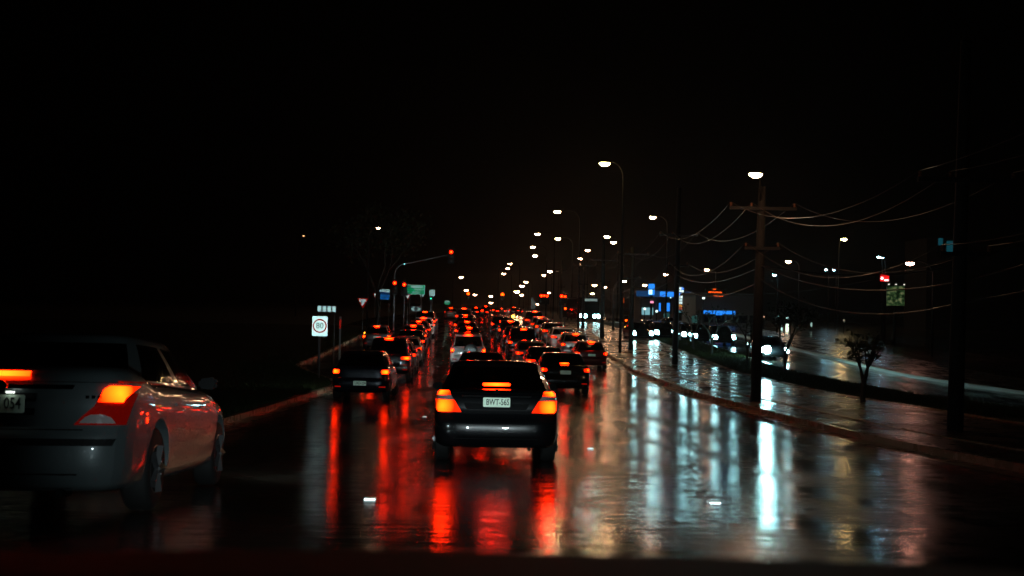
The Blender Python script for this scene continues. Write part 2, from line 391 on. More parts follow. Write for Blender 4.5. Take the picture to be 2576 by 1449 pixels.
# fallen leaves and litter on the wet footpath near the kerb
# ------------------------------------------------------------------ cars
def Sp(v, n): return math.copysign(abs(v)**(2.0/n), v)
def lerp(a, b, t): return a+(b-a)*t
def interp(pts, x):
    if x <= pts[0][0]: return pts[0][1]
    for (x0, v0), (x1, v1) in zip(pts, pts[1:]):
        if x <= x1: t = (x-x0)/(x1-x0); t = t*t*(3-2*t); return lerp(v0, v1, t)
    return pts[-1][1]
def interpl(pts, x):
    if x <= pts[0][0]: return pts[0][1]
    for (x0, v0), (x1, v1) in zip(pts, pts[1:]):
        if x <= x1: return lerp(v0, v1, (x-x0)/(x1-x0))
    return pts[-1][1]
TYPES = {
 # L, W half, top line of the lower body (y from rear), roof height, greenhouse base rear/front, top rear/front, half widths, wheel radius
 'sedan': dict(L=4.7, W=0.895, top=[(0, 1.025), (0.5, 1.02), (1.2, 0.98), (3.2, 0.97), (3.9, 0.88), (4.7, 0.70)], roof=1.45, g=(0.42, 3.75, 1.25, 2.9), gw=(0.85, 0.66), zb=0.24, wr=0.31, wy=(0.98, 3.75), n=6,
   lv=[(0,.90,.13,.16),(.06,.955,.05,.06),(.22,.985,.01,.0),(.40,.995,.0,.0),(.48,1.0,.02,.02),(.53,1.0,.055,.04),(.70,.99,.06,.08),(.86,.975,.075,.16),(.95,.955,.10,.24),(1.0,.92,.15,.36)]),
 'falcon': dict(L=4.9, W=0.93, top=[(0, 1.10), (0.5, 1.12), (1.2, 1.02), (3.3, 0.98), (4.1, 0.88), (4.9, 0.68)], roof=1.44, g=(0.55, 3.85, 1.35, 3.0), gw=(0.82, 0.60), zb=0.22, wr=0.33, wy=(1.08, 3.9), n=6,
   lv=[(0,.90,.13,.16),(.06,.955,.05,.06),(.22,.985,.01,.0),(.40,.995,.0,.0),(.48,1.0,.02,.02),(.53,1.0,.055,.04),(.70,.99,.06,.08),(.86,.965,.085,.16),(.95,.93,.12,.24),(1.0,.86,.2,.36)]),
 'hatch': dict(L=4.1, W=0.86, top=[(0, 1.0), (0.6, 1.0), (2.7, 0.97), (3.4, 0.9), (4.1, 0.7)], roof=1.47, g=(0.10, 3.3, 0.55, 2.35), gw=(0.80, 0.61), zb=0.24, wr=0.30, wy=(0.72, 3.3), n=5.5,
   lv=[(0,.90,.13,.16),(.06,.955,.05,.06),(.22,.985,.01,.0),(.42,.995,.0,.0),(.52,1.0,.02,.02),(.58,1.0,.07,.04),(.72,.99,.075,.08),(.88,.965,.08,.16),(.96,.94,.09,.24),(1.0,.90,.12,.36)]),
 'wagon': dict(L=4.8, W=0.89, top=[(0, 1.0), (0.6, 1.0), (3.2, 0.97), (4.0, 0.88), (4.8, 0.70)], roof=1.50, g=(0.10, 3.8, 0.50, 2.9), gw=(0.81, 0.63), zb=0.24, wr=0.31, wy=(0.98, 3.8), n=6,
   lv=[(0,.90,.13,.16),(.06,.955,.05,.06),(.22,.985,.01,.0),(.42,.995,.0,.0),(.52,1.0,.02,.02),(.58,1.0,.07,.04),(.72,.99,.075,.08),(.88,.965,.08,.16),(.96,.94,.09,.24),(1.0,.90,.12,.36)]),
 'suv': dict(L=4.6, W=0.91, top=[(0, 1.12), (0.6, 1.12), (3.0, 1.1), (3.7, 1.05), (4.6, 0.86)], roof=1.78, g=(0.10, 3.6, 0.32, 2.75), gw=(0.83, 0.68), zb=0.34, wr=0.36, wy=(0.88, 3.7), n=7,
   lv=[(0,.90,.13,.16),(.06,.955,.05,.06),(.20,.985,.01,.0),(.36,.995,.0,.0),(.44,1.0,.02,.02),(.48,1.0,.07,.04),(.70,.99,.075,.08),(.88,.975,.08,.16),(.96,.95,.09,.24),(1.0,.91,.12,.36)]),
}
class Body:
    def __init__(s, T): s.T = T
    def ztop(s, y): return interp(s.T['top'], y)
    def pt(s, phi, t, off=0.0, scale=1.0, dz=0.0):
        T = s.T; n = 9.0 if math.cos(phi) > 0 else T['n']
        wf = interpl([(a, b) for a, b, c, d in T['lv']], t); ri = interpl([(a, c) for a, b, c, d in T['lv']], t); fi = interpl([(a, d) for a, b, c, d in T['lv']], t)
        W = T['W']*wf*scale + off; Ar = (T['L']/2-ri)*(1-(1-scale)*0.38) + off; Af = (T['L']/2-fi)*(1-(1-scale)*0.38) + off
        x = W*Sp(math.sin(phi), n); c = math.cos(phi)
        y = T['L']/2 - (Ar*Sp(c, n) if c > 0 else Af*Sp(c, n))
        return Vector((x, y, T['zb'] + t*(s.ztop(y)-T['zb']) + dz))
    def at(s, phi, z, off=0.0):
        t = 0.6
        for _ in range(6):
            p = s.pt(phi, t, off); t += (z-p.z)/(s.ztop(p.y)-s.T['zb']); t = max(0, min(1, t))
        return s.pt(phi, t, off)
    def phx(s, x, z):     # rear face: angle for a sideways distance x
        w = s.at(PI/2, z).x
        v = max(-0.99999, min(0.99999, x/w)); return math.copysign(math.asin(abs(v)**4.5), x)
    def phy(s, y, sgn=1): # side: angle for a distance y from the rear
        v = (s.T['L']/2-y)/(s.T['L']/2); a = math.acos(min(1, abs(v)**(4.5 if v > 0 else s.T['n']/2.0)))
        return sgn*(a if v > 0 else PI-a)
def phis(n):
    q = [i/12 for i in range(13)]
    half = []
    def hf(e):
        h = [math.asin(x**(e/2)) for x in (0, .15, .3, .45, .6, .72, .82, .89, .935, .965)]
        h += [math.acos(y**(e/2)) for y in (.955, .91, .84, .74, .62, .5, .36, .22)]
        return sorted(h)
    right = hf(9.0) + [PI/2] + [PI-a for a in reversed(hf(n))]
    return right + [-a for a in reversed(right[1:-1])]
def wheel(parent, x, y, r, side):
    w = MB().lathe([(r*.6, -.10), (r*.92, -.105), (r, -.07), (r, .07), (r*.92, .105), (r*.6, .10)], 22, 'x')
    o = w.build('wheel', RUBBER, parent, smooth=True, loc=(x, y, r))
    b = MB().lathe([(r*.62, -.03), (r*.62, .04), (r*.56, .05), (r*.54, .015), (.03, .015)], 20, 'x')
    for k in range(5):
        a = 2*PI*k/5
        p0 = (0.045, math.cos(a)*.03, math.sin(a)*.03); p1 = (0.05, math.cos(a)*r*.57, math.sin(a)*r*.57)
        b.tube([p0, p1], [.035, .045], 4)
    rim = b.build('rim', ALLOY, o, loc=(side*0.055, 0, 0))
    if side < 0: rim.rotation_euler = (0, 0, PI)
    return o
def lamp_patch(B, rows, name, mat_, parent, m_=5, off=0.006, th=0.03, k=None):
    """a lens that follows the bodywork: rows of (z, inner angle, outer angle)"""
    k = k or len(rows); v = []; f = []; cols = m_+1
    pts = []
    for (z, a0, a1) in rows:
        for i in range(cols): pts.append((a0+(a1-a0)*i/m_, z))
    for (a, z) in pts: v.append(B.at(a, z, off))
    for (a, z) in pts: v.append(B.at(a, z, -th))
    n = len(pts); r_ = len(rows)
    for j in range(r_-1):
        for i in range(m_):
            q = (j*cols+i, j*cols+i+1, (j+1)*cols+i+1, (j+1)*cols+i); f.append(q); f.append(tuple(n+x for x in reversed(q)))
    edge = [i for i in range(cols)] + [j*cols+m_ for j in range(1, r_)] + [(r_-1)*cols+i for i in reversed(range(m_))] + [j*cols for j in reversed(range(1, r_-1))]
    for a, b in zip(edge, edge[1:]+edge[:1]): f.append((a, b, n+b, n+a))
    c = Vector((0, 0, 0))
    for q in v[:n]: c += q
    c /= n
    bm_v = [q-c for q in v]
    mb = MB(); mb.v = bm_v; mb.f = f
    return mb.build(name, mat_, parent, smooth=False, loc=c)
def rowsx(B, spec):
    """spec: (z, inner x, outer as x or ('y', distance))"""
    out = []
    for z, xi, xo in spec:
        a0 = B.phx(xi, z) if not isinstance(xi, tuple) else B.phy(xi[1], xi[2])
        a1 = B.phx(xo, z) if not isinstance(xo, tuple) else B.phy(xo[1], xo[2])
        out.append((z, a0, a1))
    return out
def mirror_rows(rows): return [(z, -a, -b) for z, a, b in rows]

def make_car(typ, name, label, paintm, lampstyle, hero=False, plate=None, oncoming=False, dark_glass=False):
    T = TYPES[typ]; B = Body(T); n = T['n']
    root = thing(name, label, 'car')
    ph = phis(n); K = len(ph); v = []; f = []
    tl = [l[0] for l in T['lv']]
    for t in tl:
        for p in ph: v.append(B.pt(p, t))
    for scl, dz in ((.90, .012), (.7, .024), (.4, .03), (.08, .033)):
        for p in ph: v.append(B.pt(p, 1.0, 0, scl, dz))
    nl = len(tl)+4
    for j in range(nl-1):
        for i in range(K): f.append((j*K+i, j*K+(i+1)%K, (j+1)*K+(i+1)%K, (j+1)*K+i))
    f.append(tuple(reversed(range(K)))); f.append(tuple((nl-1)*K+i for i in range(K)))
    me = bpy.data.meshes.new('body'); me.from_pydata([tuple(a) for a in v], [], f)
    bm = bmesh.new(); bm.from_mesh(me); bmesh.ops.recalc_face_normals(bm, faces=bm.faces); bm.to_mesh(me); bm.free()
    body = link('body', me, paintm, root, smooth=True)
    cut = MB()
    for y in T['wy']: cut.lathe([(T['wr']*1.17, -1.2), (T['wr']*1.17, -T['W']+.26)], 22, 'x', (0, y, T['wr']+.02)); cut.lathe([(T['wr']*1.17, T['W']-.26), (T['wr']*1.17, 1.2)], 22, 'x', (0, y, T['wr']+.02))
    co = cut.build('cut', BLACKP)
    md = body.modifiers.new('b', 'BOOLEAN'); md.operation = 'DIFFERENCE'; md.object = co; md.solver = 'EXACT'
    dg = bpy.context.evaluated_depsgraph_get(); me2 = bpy.data.meshes.new_from_object(body.evaluated_get(dg))
    body.modifiers.clear(); body.data = me2; bpy.data.objects.remove(co)
    me2.materials.clear(); me2.materials.append(paintm); me2.name = 'body'
    for p in me2.polygons: p.use_smooth = True; p.material_index = 0
    try: me2.set_sharp_from_angle(angle=R(42))
    except Exception: pass
    # greenhouse
    g0, g1, g0t, g1t = T['g']; wb, wt = T['gw']; gn = 5.0
    def gp(phi, t, off=0.0, scale=1.0, dz=0.0):
        tt = t
        w = lerp(wb, wt, tt**1.25)*scale + off
        ya = lerp(g0, g0t, tt**0.92); yb = lerp(g1, g1t, tt**0.92); c0 = (g0t+g1t)/2 if False else lerp((g0+g1)/2, (g0t+g1t)/2, tt)
        Ar = (c0-ya)*scale+off; Af = (yb-c0)*scale+off
        c = math.cos(phi); x = w*Sp(math.sin(phi), gn); y = c0 - (Ar if c > 0 else Af)*Sp(c, gn)
        zb_ = B.ztop(y)-0.035; zt = T['roof']-0.055
        return Vector((x, y, zb_+(zt-zb_)*t+dz))
    def px(x): return math.asin(x**(gn/2))
    def py(y): return math.acos(abs(y)**(gn/2)) if y > 0 else PI-math.acos(abs(y)**(gn/2))
    rear = [px(x) for x in (0, .3, .55, .75, .87)]
    side = [py(y) for y in (.74, .5, .2, .06, -.06, -.2, -.5, -.72)]
    front = [PI-a for a in reversed(rear)]
    right = rear + side + front
    kinds = ['rear']*4 + ['pillar'] + ['side1', 'side1', 'side1', 'pillar', 'side2', 'side2', 'side2'] + ['pillar'] + ['front']*4
    if typ in ('wagon', 'suv'):
        side = [py(y) for y in (.80, .62, .42, .37, .1, .02, -.04, -.45, -.74)]
        right = rear + side + front
        kinds = ['rear']*4 + ['pillar'] + ['side0', 'side0', 'pillar', 'side1', 'side1', 'pillar', 'side2', 'side2'] + ['pillar'] + ['front']*4
    full = right + [-a for a in reversed(right[1:-1])]
    kk = kinds + list(reversed(kinds))
    K2 = len(full); tls = [0, .12, .34, .56, .76, .90, 1.0]; wl = {1, 2, 3, 4}
    vv = [gp(a, t) for t in tls for a in full]
    caps = ((.955, .022), (.84, .042), (.55, .055), (.1, .06))
    for s_, dz in caps: vv += [gp(a, 1.0, 0, s_, dz) for a in full]
    F_ = []; wins = {}
    for j in range(len(tls)+len(caps)-1):
        for i in range(K2):
            q = (j*K2+i, j*K2+(i+1) % K2, (j+1)*K2+(i+1) % K2, (j+1)*K2+i)
            if j in wl and kk[i] != 'pillar':
                wins.setdefault((kk[i], 'R' if (i < len(kinds)) else 'L') if kk[i].startswith('side') else (kk[i], ''), []).append(q)
            else: F_.append(q)
    e = (len(tls)+len(caps)-1)*K2; F_.append(tuple(e+i for i in range(K2)))
    mb = MB(); mb.v = vv; mb.f = F_
    cab = mb.build('roof', paintm, root, smooth=True, fix=False)
    cab.modifiers.clear()
    bm = bmesh.new(); bm.from_mesh(cab.data); 
    loose = [x for x in bm.verts if not x.link_faces]; bmesh.ops.delete(bm, geom=loose, context='VERTS'); bm.to_mesh(cab.data); bm.free()
    nm = {'rear': 'rear_window', 'front': 'windscreen', 'side0': 'side_window', 'side1': 'side_window', 'side2': 'side_window'}
    for (kd, sd), qs in wins.items():
        idx = sorted({i for q in qs for i in q}); mp = {a: i for i, a in enumerate(idx)}
        # the pane sits a little inside its frame
        mesh(nm[kd], [vv[i] for i in idx], [tuple(mp[i] for i in q) for q in qs], GLASS if not dark_glass else GLASS, root, smooth=True)
    # floor and seats seen through the glass
    cab0 = MB()
    for sx in (-.37, .37):
        yy = g1-1.35
        MB().cbox((sx, yy, 0.92), (.46, .14, .55)).build('seat', SEATM, root, bevel=.03); MB().cbox((sx, yy-.01, 1.27), (.25, .09, .17)).build('headrest', SEATM, root, bevel=.03)
    MB().cbox((0, g0+1.05, .93), (1.2, .14, .36)).build('seat', SEATM, root, bevel=.03)
    for sx in (-.36, .36): MB().cbox((sx, g0+1.03, 1.18), (.24, .08, .13)).build('headrest', SEATM, root, bevel=.03)
    # wheels
    for y in T['wy']:
        for s_ in (-1, 1): wheel(root, s_*(T['W']-.13), y, T['wr'], s_)
    # mirrors
    for s_ in (-1, 1):
        yy = g1-.75
        MB().prism([(-.09, -.05), (.07, -.06), (.10, .0), (.07, .065), (-.09, .045)], -.05, .05).build('mirror', BLACKP, root, bevel=.022, loc=(s_*(B.at(B.phy(yy), B.ztop(yy)-.03).x+.07), yy, B.ztop(yy)+.06))
    # bumper trim and lower valance
    lamp_patch(B, [(T['zb']+.02, B.phx(-.55, .3), B.phx(.55, .3)), (T['zb']+.13, B.phx(-.58, .35), B.phx(.58, .35))], 'valance', BLACKP, root, 10, 0.004)
    MB().tube([(.46, .28, T['zb']-.02), (.46, .03, T['zb']-.01)], .028, 10).build('exhaust_pipe', DARKST, root, smooth=False)
    # door handles
    for s_ in (-1, 1):
        for yy in (g0+1.15, (g0+g1)/2+.55):
            p = B.at(B.phy(yy, s_), B.ztop(yy)-.17, .018)
            MB().cbox((0, 0, 0), (.03, .16, .028)).build('door_handle', paintm, root, bevel=.01, loc=p)
    # door seams
    for s_ in (-1, 1):
        for yy in (g0+.62, (g0+g1)/2+.05, g1-.62):
            zt2 = B.ztop(yy)-.03
            lamp_patch(B, [(.36+.35*(yy < g0+.7), B.phy(yy-.006, s_), B.phy(yy+.006, s_)), (.62, B.phy(yy-.006, s_), B.phy(yy+.006, s_)), (zt2, B.phy(yy-.006, s_), B.phy(yy+.006, s_))] if yy > g0+.7 else
                       [(.74, B.phy(yy+.10-.006, s_), B.phy(yy+.10+.006, s_)), (zt2, B.phy(yy-.006, s_), B.phy(yy+.006, s_))], 'door_seam', BLACKP, root, 1, .002, .01)
    # plate
    def plate_at(z, w=.372, h=.13, y=None):
        p = B.at(0, z, 0.012); pl = MB().prism(rrect(w, h, .012), -.004, .004).build('number_plate', PLATEM, root, loc=(0, (y if y is not None else p.y-.012), z))
        if lampstyle == 'falcon':
          for s_ in (-.09, .09): MB().cbox((0, 0, 0), (.05, .03, .012)).build('plate_lamp', PLAMP, root, loc=(s_, p.y-.035, z+.083))
        if plate: text('plate_text', plate, .115, SIGNBK, pl, (0.014, -.006, 0), ext=.001, xscale=.70)
        return pl
    if oncoming:
        return root, B
    for s_ in (-1, 1):
        lamp_patch(B, [(.60, s_*(PI-.80), s_*(PI-.42)), (.70, s_*(PI-.84), s_*(PI-.42))], 'headlight', DIPPED, root, 4, .01)
    deck = B.ztop(0.0)
    if lampstyle == 'camry':
        up_ = rowsx(B, [(.955, .615, .81), (.99, .625, .81), (1.018, .66, .79)])
        md_ = rowsx(B, [(.895, .585, ('y', .26, 1)), (.952, .612, ('y', .25, 1))])
        lo_ = rowsx(B, [(.725, .485, .80), (.765, .505, ('y', .22, 1)), (.83, .545, ('y', .25, 1)), (.89, .58, ('y', .40, 1))])
        for mr in (lambda r: r, mirror_rows):
            lamp_patch(B, mr(up_), 'tail_lamp', BRAKE, root)
            lamp_patch(B, mr(md_), 'reversing_lamp', CLEARL, root)
            lamp_patch(B, mr(lo_), 'brake_lamp', BRAKE, root, 8)
        MB().cbox((0, 0, 0), (.40, .05, .042)).build('stop_bar', BRAKEB, root, bevel=.012, loc=(0, g0+.12, deck+.078))
        pl = plate_at(.865)
        # dark recess that carries the plate, a boot lid gap and a chrome strip
        lamp_patch(B, rowsx(B, [(.765, -.40, .40), (.80, -.43, .43), (.955, -.47, .47)]), 'plate_recess', BLACKP, root, 8, .003)
        lamp_patch(B, rowsx(B, [(.71, -.56, .56), (.719, -.56, .56)]), 'boot_lid_gap', BLACKP, root, 12, .003)
        lamp_patch(B, rowsx(B, [(.723, -.44, .44), (.733, -.44, .44)]), 'chrome_strip', BLACKP, root, 12, .012)
        lamp_patch(B, rowsx(B, [(.985, -.60, .60), (.990, -.60, .60)]), 'boot_lid_gap', BLACKP, root, 12, .003)
        p = B.at(0, 1.0, .012); MB().lathe([(.044, -.006), (.044, .006)], 18, 'y').build('badge', DARKST, root, loc=p)
    elif lampstyle == 'falcon':
        out = ('y', .20, 1)
        allr = rowsx(B, [(.70, .53, .855), (.76, .585, .865), (.84, .66, .865), (.93, .68, .855), (1.02, .72, .82)])
        hot_ = rowsx(B, [(.865, .675, .82), (.90, .68, .825), (.965, .685, .825), (.985, .69, .80)])
        clr = rowsx(B, [(.712, .56, .80), (.755, .60, .77), (.775, .64, .72)])
        for mr in (lambda r: r, mirror_rows):
            lamp_patch(B, mr(allr), 'tail_lamp', BRAKES, root, 8, .005)
            lamp_patch(B, mr(hot_), 'brake_lamp', BRAKE, root, 6, .012)
            lamp_patch(B, mr(clr), 'reversing_lamp', CLEARL, root, 6, .012)
        lamp_patch(B, rowsx(B, [(1.045, -.175, .175), (1.085, -.175, .175)]), 'stop_bar', BRAKEB, root, 6, .02)
        pl = plate_at(.845)
        lamp_patch(B, rowsx(B, [(.765, -.25, .25), (.925, -.25, .25)]), 'plate_recess', BLACKP, root, 6, .004)
        lamp_patch(B, rowsx(B, [(.955, -.48, .48), (.985, -.47, .47)]), 'chrome_strip', CHROME, root, 14, .022)
        lamp_patch(B, rowsx(B, [(1.005, -.72, .72), (1.010, -.72, .72)]), 'boot_lid_gap', BLACKP, root, 14, .003)
        lamp_patch(B, rowsx(B, [(.55, -.80, .80), (.60, -.82, .82)]), 'bumper_strip', BLACKP, root, 14, .012)
        lamp_patch(B, rowsx(B, [(.66, -.60, .60), (.668, -.60, .60)]), 'boot_lid_gap', BLACKP, root, 14, .003)
        for k_, xx in enumerate((.60, .64, .68)):
            MB().cbox((0, 0, 0), (.026, .006, .022)).build('badge', CHROME, root, loc=B.at(B.phx(xx, .90), .90, .008))
        MB().lathe([(.05, -.006), (.05, .006)], 18, 'y').build('badge', CHROME, root, loc=B.at(0, .97, .035))
    else:
        z0 = {'round': deck-.22, 'tall': deck-.30, 'high': deck-.10, 'wide': deck-.22}[lampstyle]
        hh = {'round': .15, 'tall': .30, 'high': .34, 'wide': .15}[lampstyle]; wi = {'round': .60, 'tall': .68, 'high': .70, 'wide': .46}[lampstyle]*T['W']/.89
        zt_ = min(z0+hh, deck-.03) if lampstyle != 'high' else deck-.02
        outer = ('y', .30, 1)
        rr = rowsx(B, [(z0, wi+.05, outer), ((z0+zt_)/2, wi, outer), (zt_, wi+.03, outer)])
        zc = (z0+zt_)/2; hr = rowsx(B, [(zc-.055, wi+.04, T['W']*.92), (zc, wi+.025, T['W']*.935), (zc+.05, wi+.04, T['W']*.92)])
        for mr in (lambda r: r, mirror_rows):
            lamp_patch(B, mr(rr), 'tail_lamp', BRAKES, root, 4)
            lamp_patch(B, mr(hr), 'brake_lamp', BRAKE if hero else BRAKEF, root, 4, .014)
        if typ in ('sedan',): MB().cbox((0, 0, 0), (.30, .05, .035)).build('stop_bar', BRAKEB, root, bevel=.01, loc=(0, g0+.20, deck+.075))
        else: MB().cbox((0, 0, 0), (.34, .06, .04)).build('stop_bar', BRAKEB, root, bevel=.012, loc=(0, g0t-.07, T['roof']-.035))
        plate_at(.80 if typ != 'hatch' else .52 if hero else .78)
        for s_ in (-1, 1):
            a = [(.40+T['zb']-.24, B.phx(s_*.56, .42), B.phx(s_*.74, .42)), (.43+T['zb']-.24, B.phx(s_*.56, .42), B.phx(s_*.74, .42))]
            lamp_patch(B, a, 'reflector', REDREF, root, 4, .006)
    return root, B

def place(root, x, y, rz=0.0):
    z = gz(y+2.3)
    root.location = (x, y, gz(y+2.3)-2.3*math.sin(slope(y+2.3))); root.rotation_euler = (slope(y+2.3), 0, rz)

PB = paint('paint_black', (0.008, 0.009, 0.011), 0.2, 0.25)
PNAVY = paint('paint_navy', (0.010, 0.016, 0.030), 0.3, 0.25)
PSILV = paint('paint_silver', (0.12, 0.148, 0.155), 0.25, 0.42)
PSILV2 = paint('paint_pale_silver', (0.42, 0.42, 0.40), 0.6, 0.3)
PWHITE = paint('paint_white', (0.70, 0.70, 0.68), 0.0, 0.3)
PRED = paint('paint_dark_red', (0.10, 0.008, 0.008), 0.3, 0.3)
PGREY = paint('paint_grey', (0.10, 0.105, 0.11), 0.5, 0.3)
PGREEN = paint('paint_dark_green', (0.012, 0.03, 0.022), 0.3, 0.3)

car, _ = make_car('sedan', 'sedan', 'black sedan with fully lit two-part tail lamps and number plate BWT-56S, straight ahead', PB, 'camry', True, 'BWT-56S')
place(car, .15, 16.4, 0.004)
fal, FB = make_car('falcon', 'sedan', 'silver sedan with plate ending 054, cut by the left edge of the picture', PSILV, 'falcon', True, 'RKZ 054')
place(fal, -3.50, 8.55, R(2.6))
for ch in fal.children:
    if ch.name.startswith('number_plate'):
        MB().prism([(-.018, .028), (.018, .028), (0, -.012)], -.008, -.004).build('plate_emblem', mat('plate_blue', (0.01, 0.06, 0.4), .4), ch, loc=(.0, 0, 0))
        for t_ in ch.children:
            if t_.name.startswith('plate_text'): pass
hat, _ = make_car('hatch', 'hatchback', 'dark navy hatchback with round glowing brake lamps at the head of the left row', PNAVY, 'round', True, 'UXD-224')
place(hat, -3.70, 35.0, 0.0)
for ch in list(hat.children):
    if ch.name.startswith('stop_bar'): bpy.data.objects.remove(ch)
suv, _ = make_car('suv', 'suv', 'tall black wagon-like suv with high stop bar, right behind the navy hatchback in view', PB, 'wide', True, 'YSR-864')
place(suv, -3.95, 48.0, R(1.4))
wag, _ = make_car('wagon', 'wagon', 'grey wagon with yellow indicator lit, alone in the slip lane beside the black suv', PGREY, 'tall', True)
place(wag, -6.95, 75.0, R(2.0))
fwd_, FBb = make_car('suv', 'four_wheel_drive', 'white four wheel drive with a round spare wheel on its back door', PWHITE, 'tall', True)
place(fwd_, -.94, 60.0, R(1.4))
sp = MB().lathe([(.30, -.11), (.345, -.08), (.35, 0.0), (.345, .08), (.30, .09)], 28, 'y').build('spare_wheel', RUBBER, fwd_, smooth=True, loc=(.12, -.05, .98))
MB().lathe([(.02, -.150), (.20, -.142), (.30, -.122), (.325, -.09), (.325, -.07)], 28, 'y').build('wheel_cover', mat('cover_silver', (.55, .62, .62), .25, .8, bump=.3, bscale=5), sp, smooth=True)
for ch in fwd_.children:
    if ch.name.startswith('number_plate'): ch.location.x = -.48; ch.location.z = .62
# the wagon's roof-pillar indicator
MB().cbox((0, 0, 0), (.07, .03, .09)).build('indicator', AMBER, wag, bevel=.01, loc=(-.74, .06, 1.07))

protos = {}
def proto(typ, style):
    if (typ, style) not in protos:
        r_, _ = make_car(typ, {'sedan': 'sedan', 'hatch': 'hatchback', 'wagon': 'wagon', 'suv': 'suv'}[typ], 'x', PGREY, style)
        protos[(typ, style)] = [r_, False]
    return protos[(typ, style)]
def put(typ, style, pm, x, y, label, rz=None, group=None):
    pr = proto(typ, style)
    if not pr[1]: o = pr[0]; pr[1] = True
    else: o = copy_tree(pr[0])
    tag(o, label, 'car')
    if group: o['group'] = group
    place(o, x, y, R(1.35) if rz is None else rz)
    for ch in o.children:
        b = ch.name.split('.')[0]
        if b in ('body', 'roof', 'door_handle'):
            ch.material_slots[0].link = 'OBJECT'; ch.material_slots[0].material = pm
    return o
GL, GC, GR1, GR2 = 'cars queued in the left lane', 'cars queued in the centre lane', 'cars queued in the lane right of centre', 'cars queued in the kerbside right lane'
for o_ in (hat, suv): o_['group'] = GL
for o_ in (car, fwd_): o_['group'] = GC
LL = lambda y: cx(y)-3.4
put('hatch', 'wide', PSILV, LL(55)+.05, 55.3, 'silver hatchback half hidden just ahead of the black suv in the left lane', group=GL)
put('sedan', 'round', PSILV2, LL(62)+.05, 62.5, 'pale silver sedan, second ahead of the black suv in the left lane', group=GL)
put('sedan', 'wide', PB, LL(70), 69.8, 'black sedan, third ahead of the black suv in the left lane', group=GL)
put('wagon', 'tall', PGREEN, LL(77)-.1, 76.9, 'dark green wagon, fourth ahead of the black suv in the left lane', group=GL)
put('hatch', 'round', PRED, LL(84), 84, 'dark red hatchback, fifth ahead of the black suv in the left lane', group=GL)
put('wagon', 'high', PWHITE, LL(91)+.1, 91, 'white wagon with glowing side near the front of the left lane', group=GL)
put('suv', 'round', PB, LL(99), 99, 'black suv second from the front of the left lane', group=GL)
put('sedan', 'wide', PGREY, LL(107), 107, 'grey sedan at the far front of the left lane', group=GL)
put('sedan', 'wide', PNAVY, -.12, 38.2, 'dark sedan mostly hidden in front of the near black sedan', group=GC)
put('sedan', 'round', PRED, cx(68.5), 68.5, 'dark red sedan just ahead of the white four wheel drive', group=GC)
put('hatch', 'wide', PB, cx(76)+.1, 76.2, 'black hatchback second ahead of the white four wheel drive', group=GC)
put('wagon', 'tall', PRED, cx(84), 84.5, 'dark red wagon third ahead of the white four wheel drive', group=GC)
put('sedan', 'round', PB, cx(94)-.1, 94, 'black sedan fourth ahead of the white four wheel drive', group=GC)
put('hatch', 'round', PNAVY, cx(103), 103, 'navy hatchback behind the pale van-like wagon in the centre lane', group=GC)
put('suv', 'wide', PSILV2, cx(122), 119, 'pale suv with a single lit stop bar, farthest of the centre lane queue', group=GC)
R1 = lambda y: cx(y)+3.2
put('sedan', 'round', PB, 2.73, 41.0, 'black sedan with pale plate right of the nearest black sedan', rz=R(1), group=GR1)
put('sedan', 'wide', PNAVY, R1(50), 50.3, 'dark sedan whose glinting roof shows over the black sedan with pale plate', group=GR1)
put('sedan', 'wide', PSILV, R1(60), 60, 'silver sedan with bright plate between the dark roofs, lane right of centre', group=GR1)
put('suv', 'round', PB, R1(69), 69, 'black suv just ahead of the silver sedan, lane right of centre', group=GR1)
put('hatch', 'round', PB, R1(78), 78, 'black hatchback second ahead of the silver sedan, lane right of centre', group=GR1)
put('wagon', 'tall', PNAVY, R1(87), 87, 'navy wagon third ahead of the silver sedan, lane right of centre', group=GR1)
put('sedan', 'round', PB, R1(98)-.25, 98, 'black sedan at the front of the lane right of centre', group=GR1)
R2 = lambda y: cx(y)+6.35
rc = put('hatch', 'round', PRED, 5.42, 61.5, 'dark red hatchback with two stacked stop lights beside the kerb, last of its lane', rz=R(.6), group=GR2)
put('wagon', 'round', PSILV2, R2(70), 70, 'pale silver wagon with roof stop bar ahead of the dark red hatchback', group=GR2)
put('sedan', 'wide', PWHITE, R2(78), 78, 'white sedan second ahead of the dark red hatchback by the kerb', group=GR2)
put('sedan', 'wide', PGREY, R2(86), 86, 'grey sedan third ahead of the dark red hatchback by the kerb', group=GR2)
put('sedan', 'round', PSILV, R2(94), 94, 'silver sedan fourth ahead of the dark red hatchback by the kerb', group=GR2)
put('hatch', 'wide', PSILV2, R2(101), 101, 'pale hatchback near the front of the kerbside right lane', group=GR2)
put('suv', 'wide', PB, R2(109), 109, 'black suv at the front of the kerbside right lane', group=GR2)
put('hatch', 'high', PSILV2, -4.45, 146, 'pale silver hatchback with tall upright lamps crossing beyond the lights', rz=R(3))
fars = [(1197, 190, 'wagon', 'tall', PB), (1222, 215, 'suv', 'high', PB), (1240, 240, 'sedan', 'round', PB), (1262, 288, 'hatch', 'round', PGREY),
        (1281, 300, 'sedan', 'round', PWHITE), (1292, 262, 'suv', 'high', PNAVY), (1305, 275, 'sedan', 'round', PB), (1213, 168, 'sedan', 'wide', PNAVY)]
fl = ['far black wagon left of the distant cars beyond the crossing', 'far black suv with tall lamps beyond the crossing, second from left',
      'far black sedan third from left among the distant cars', 'small far grey hatchback at the left of the distant pair', 'small far white sedan in the distance beyond the lit road patch',
      'far navy suv with tall lamps below the bluish distant lamp', 'far black sedan rightmost of the distant cars', 'navy sedan just beyond the crossing, nearest of the distant cars']
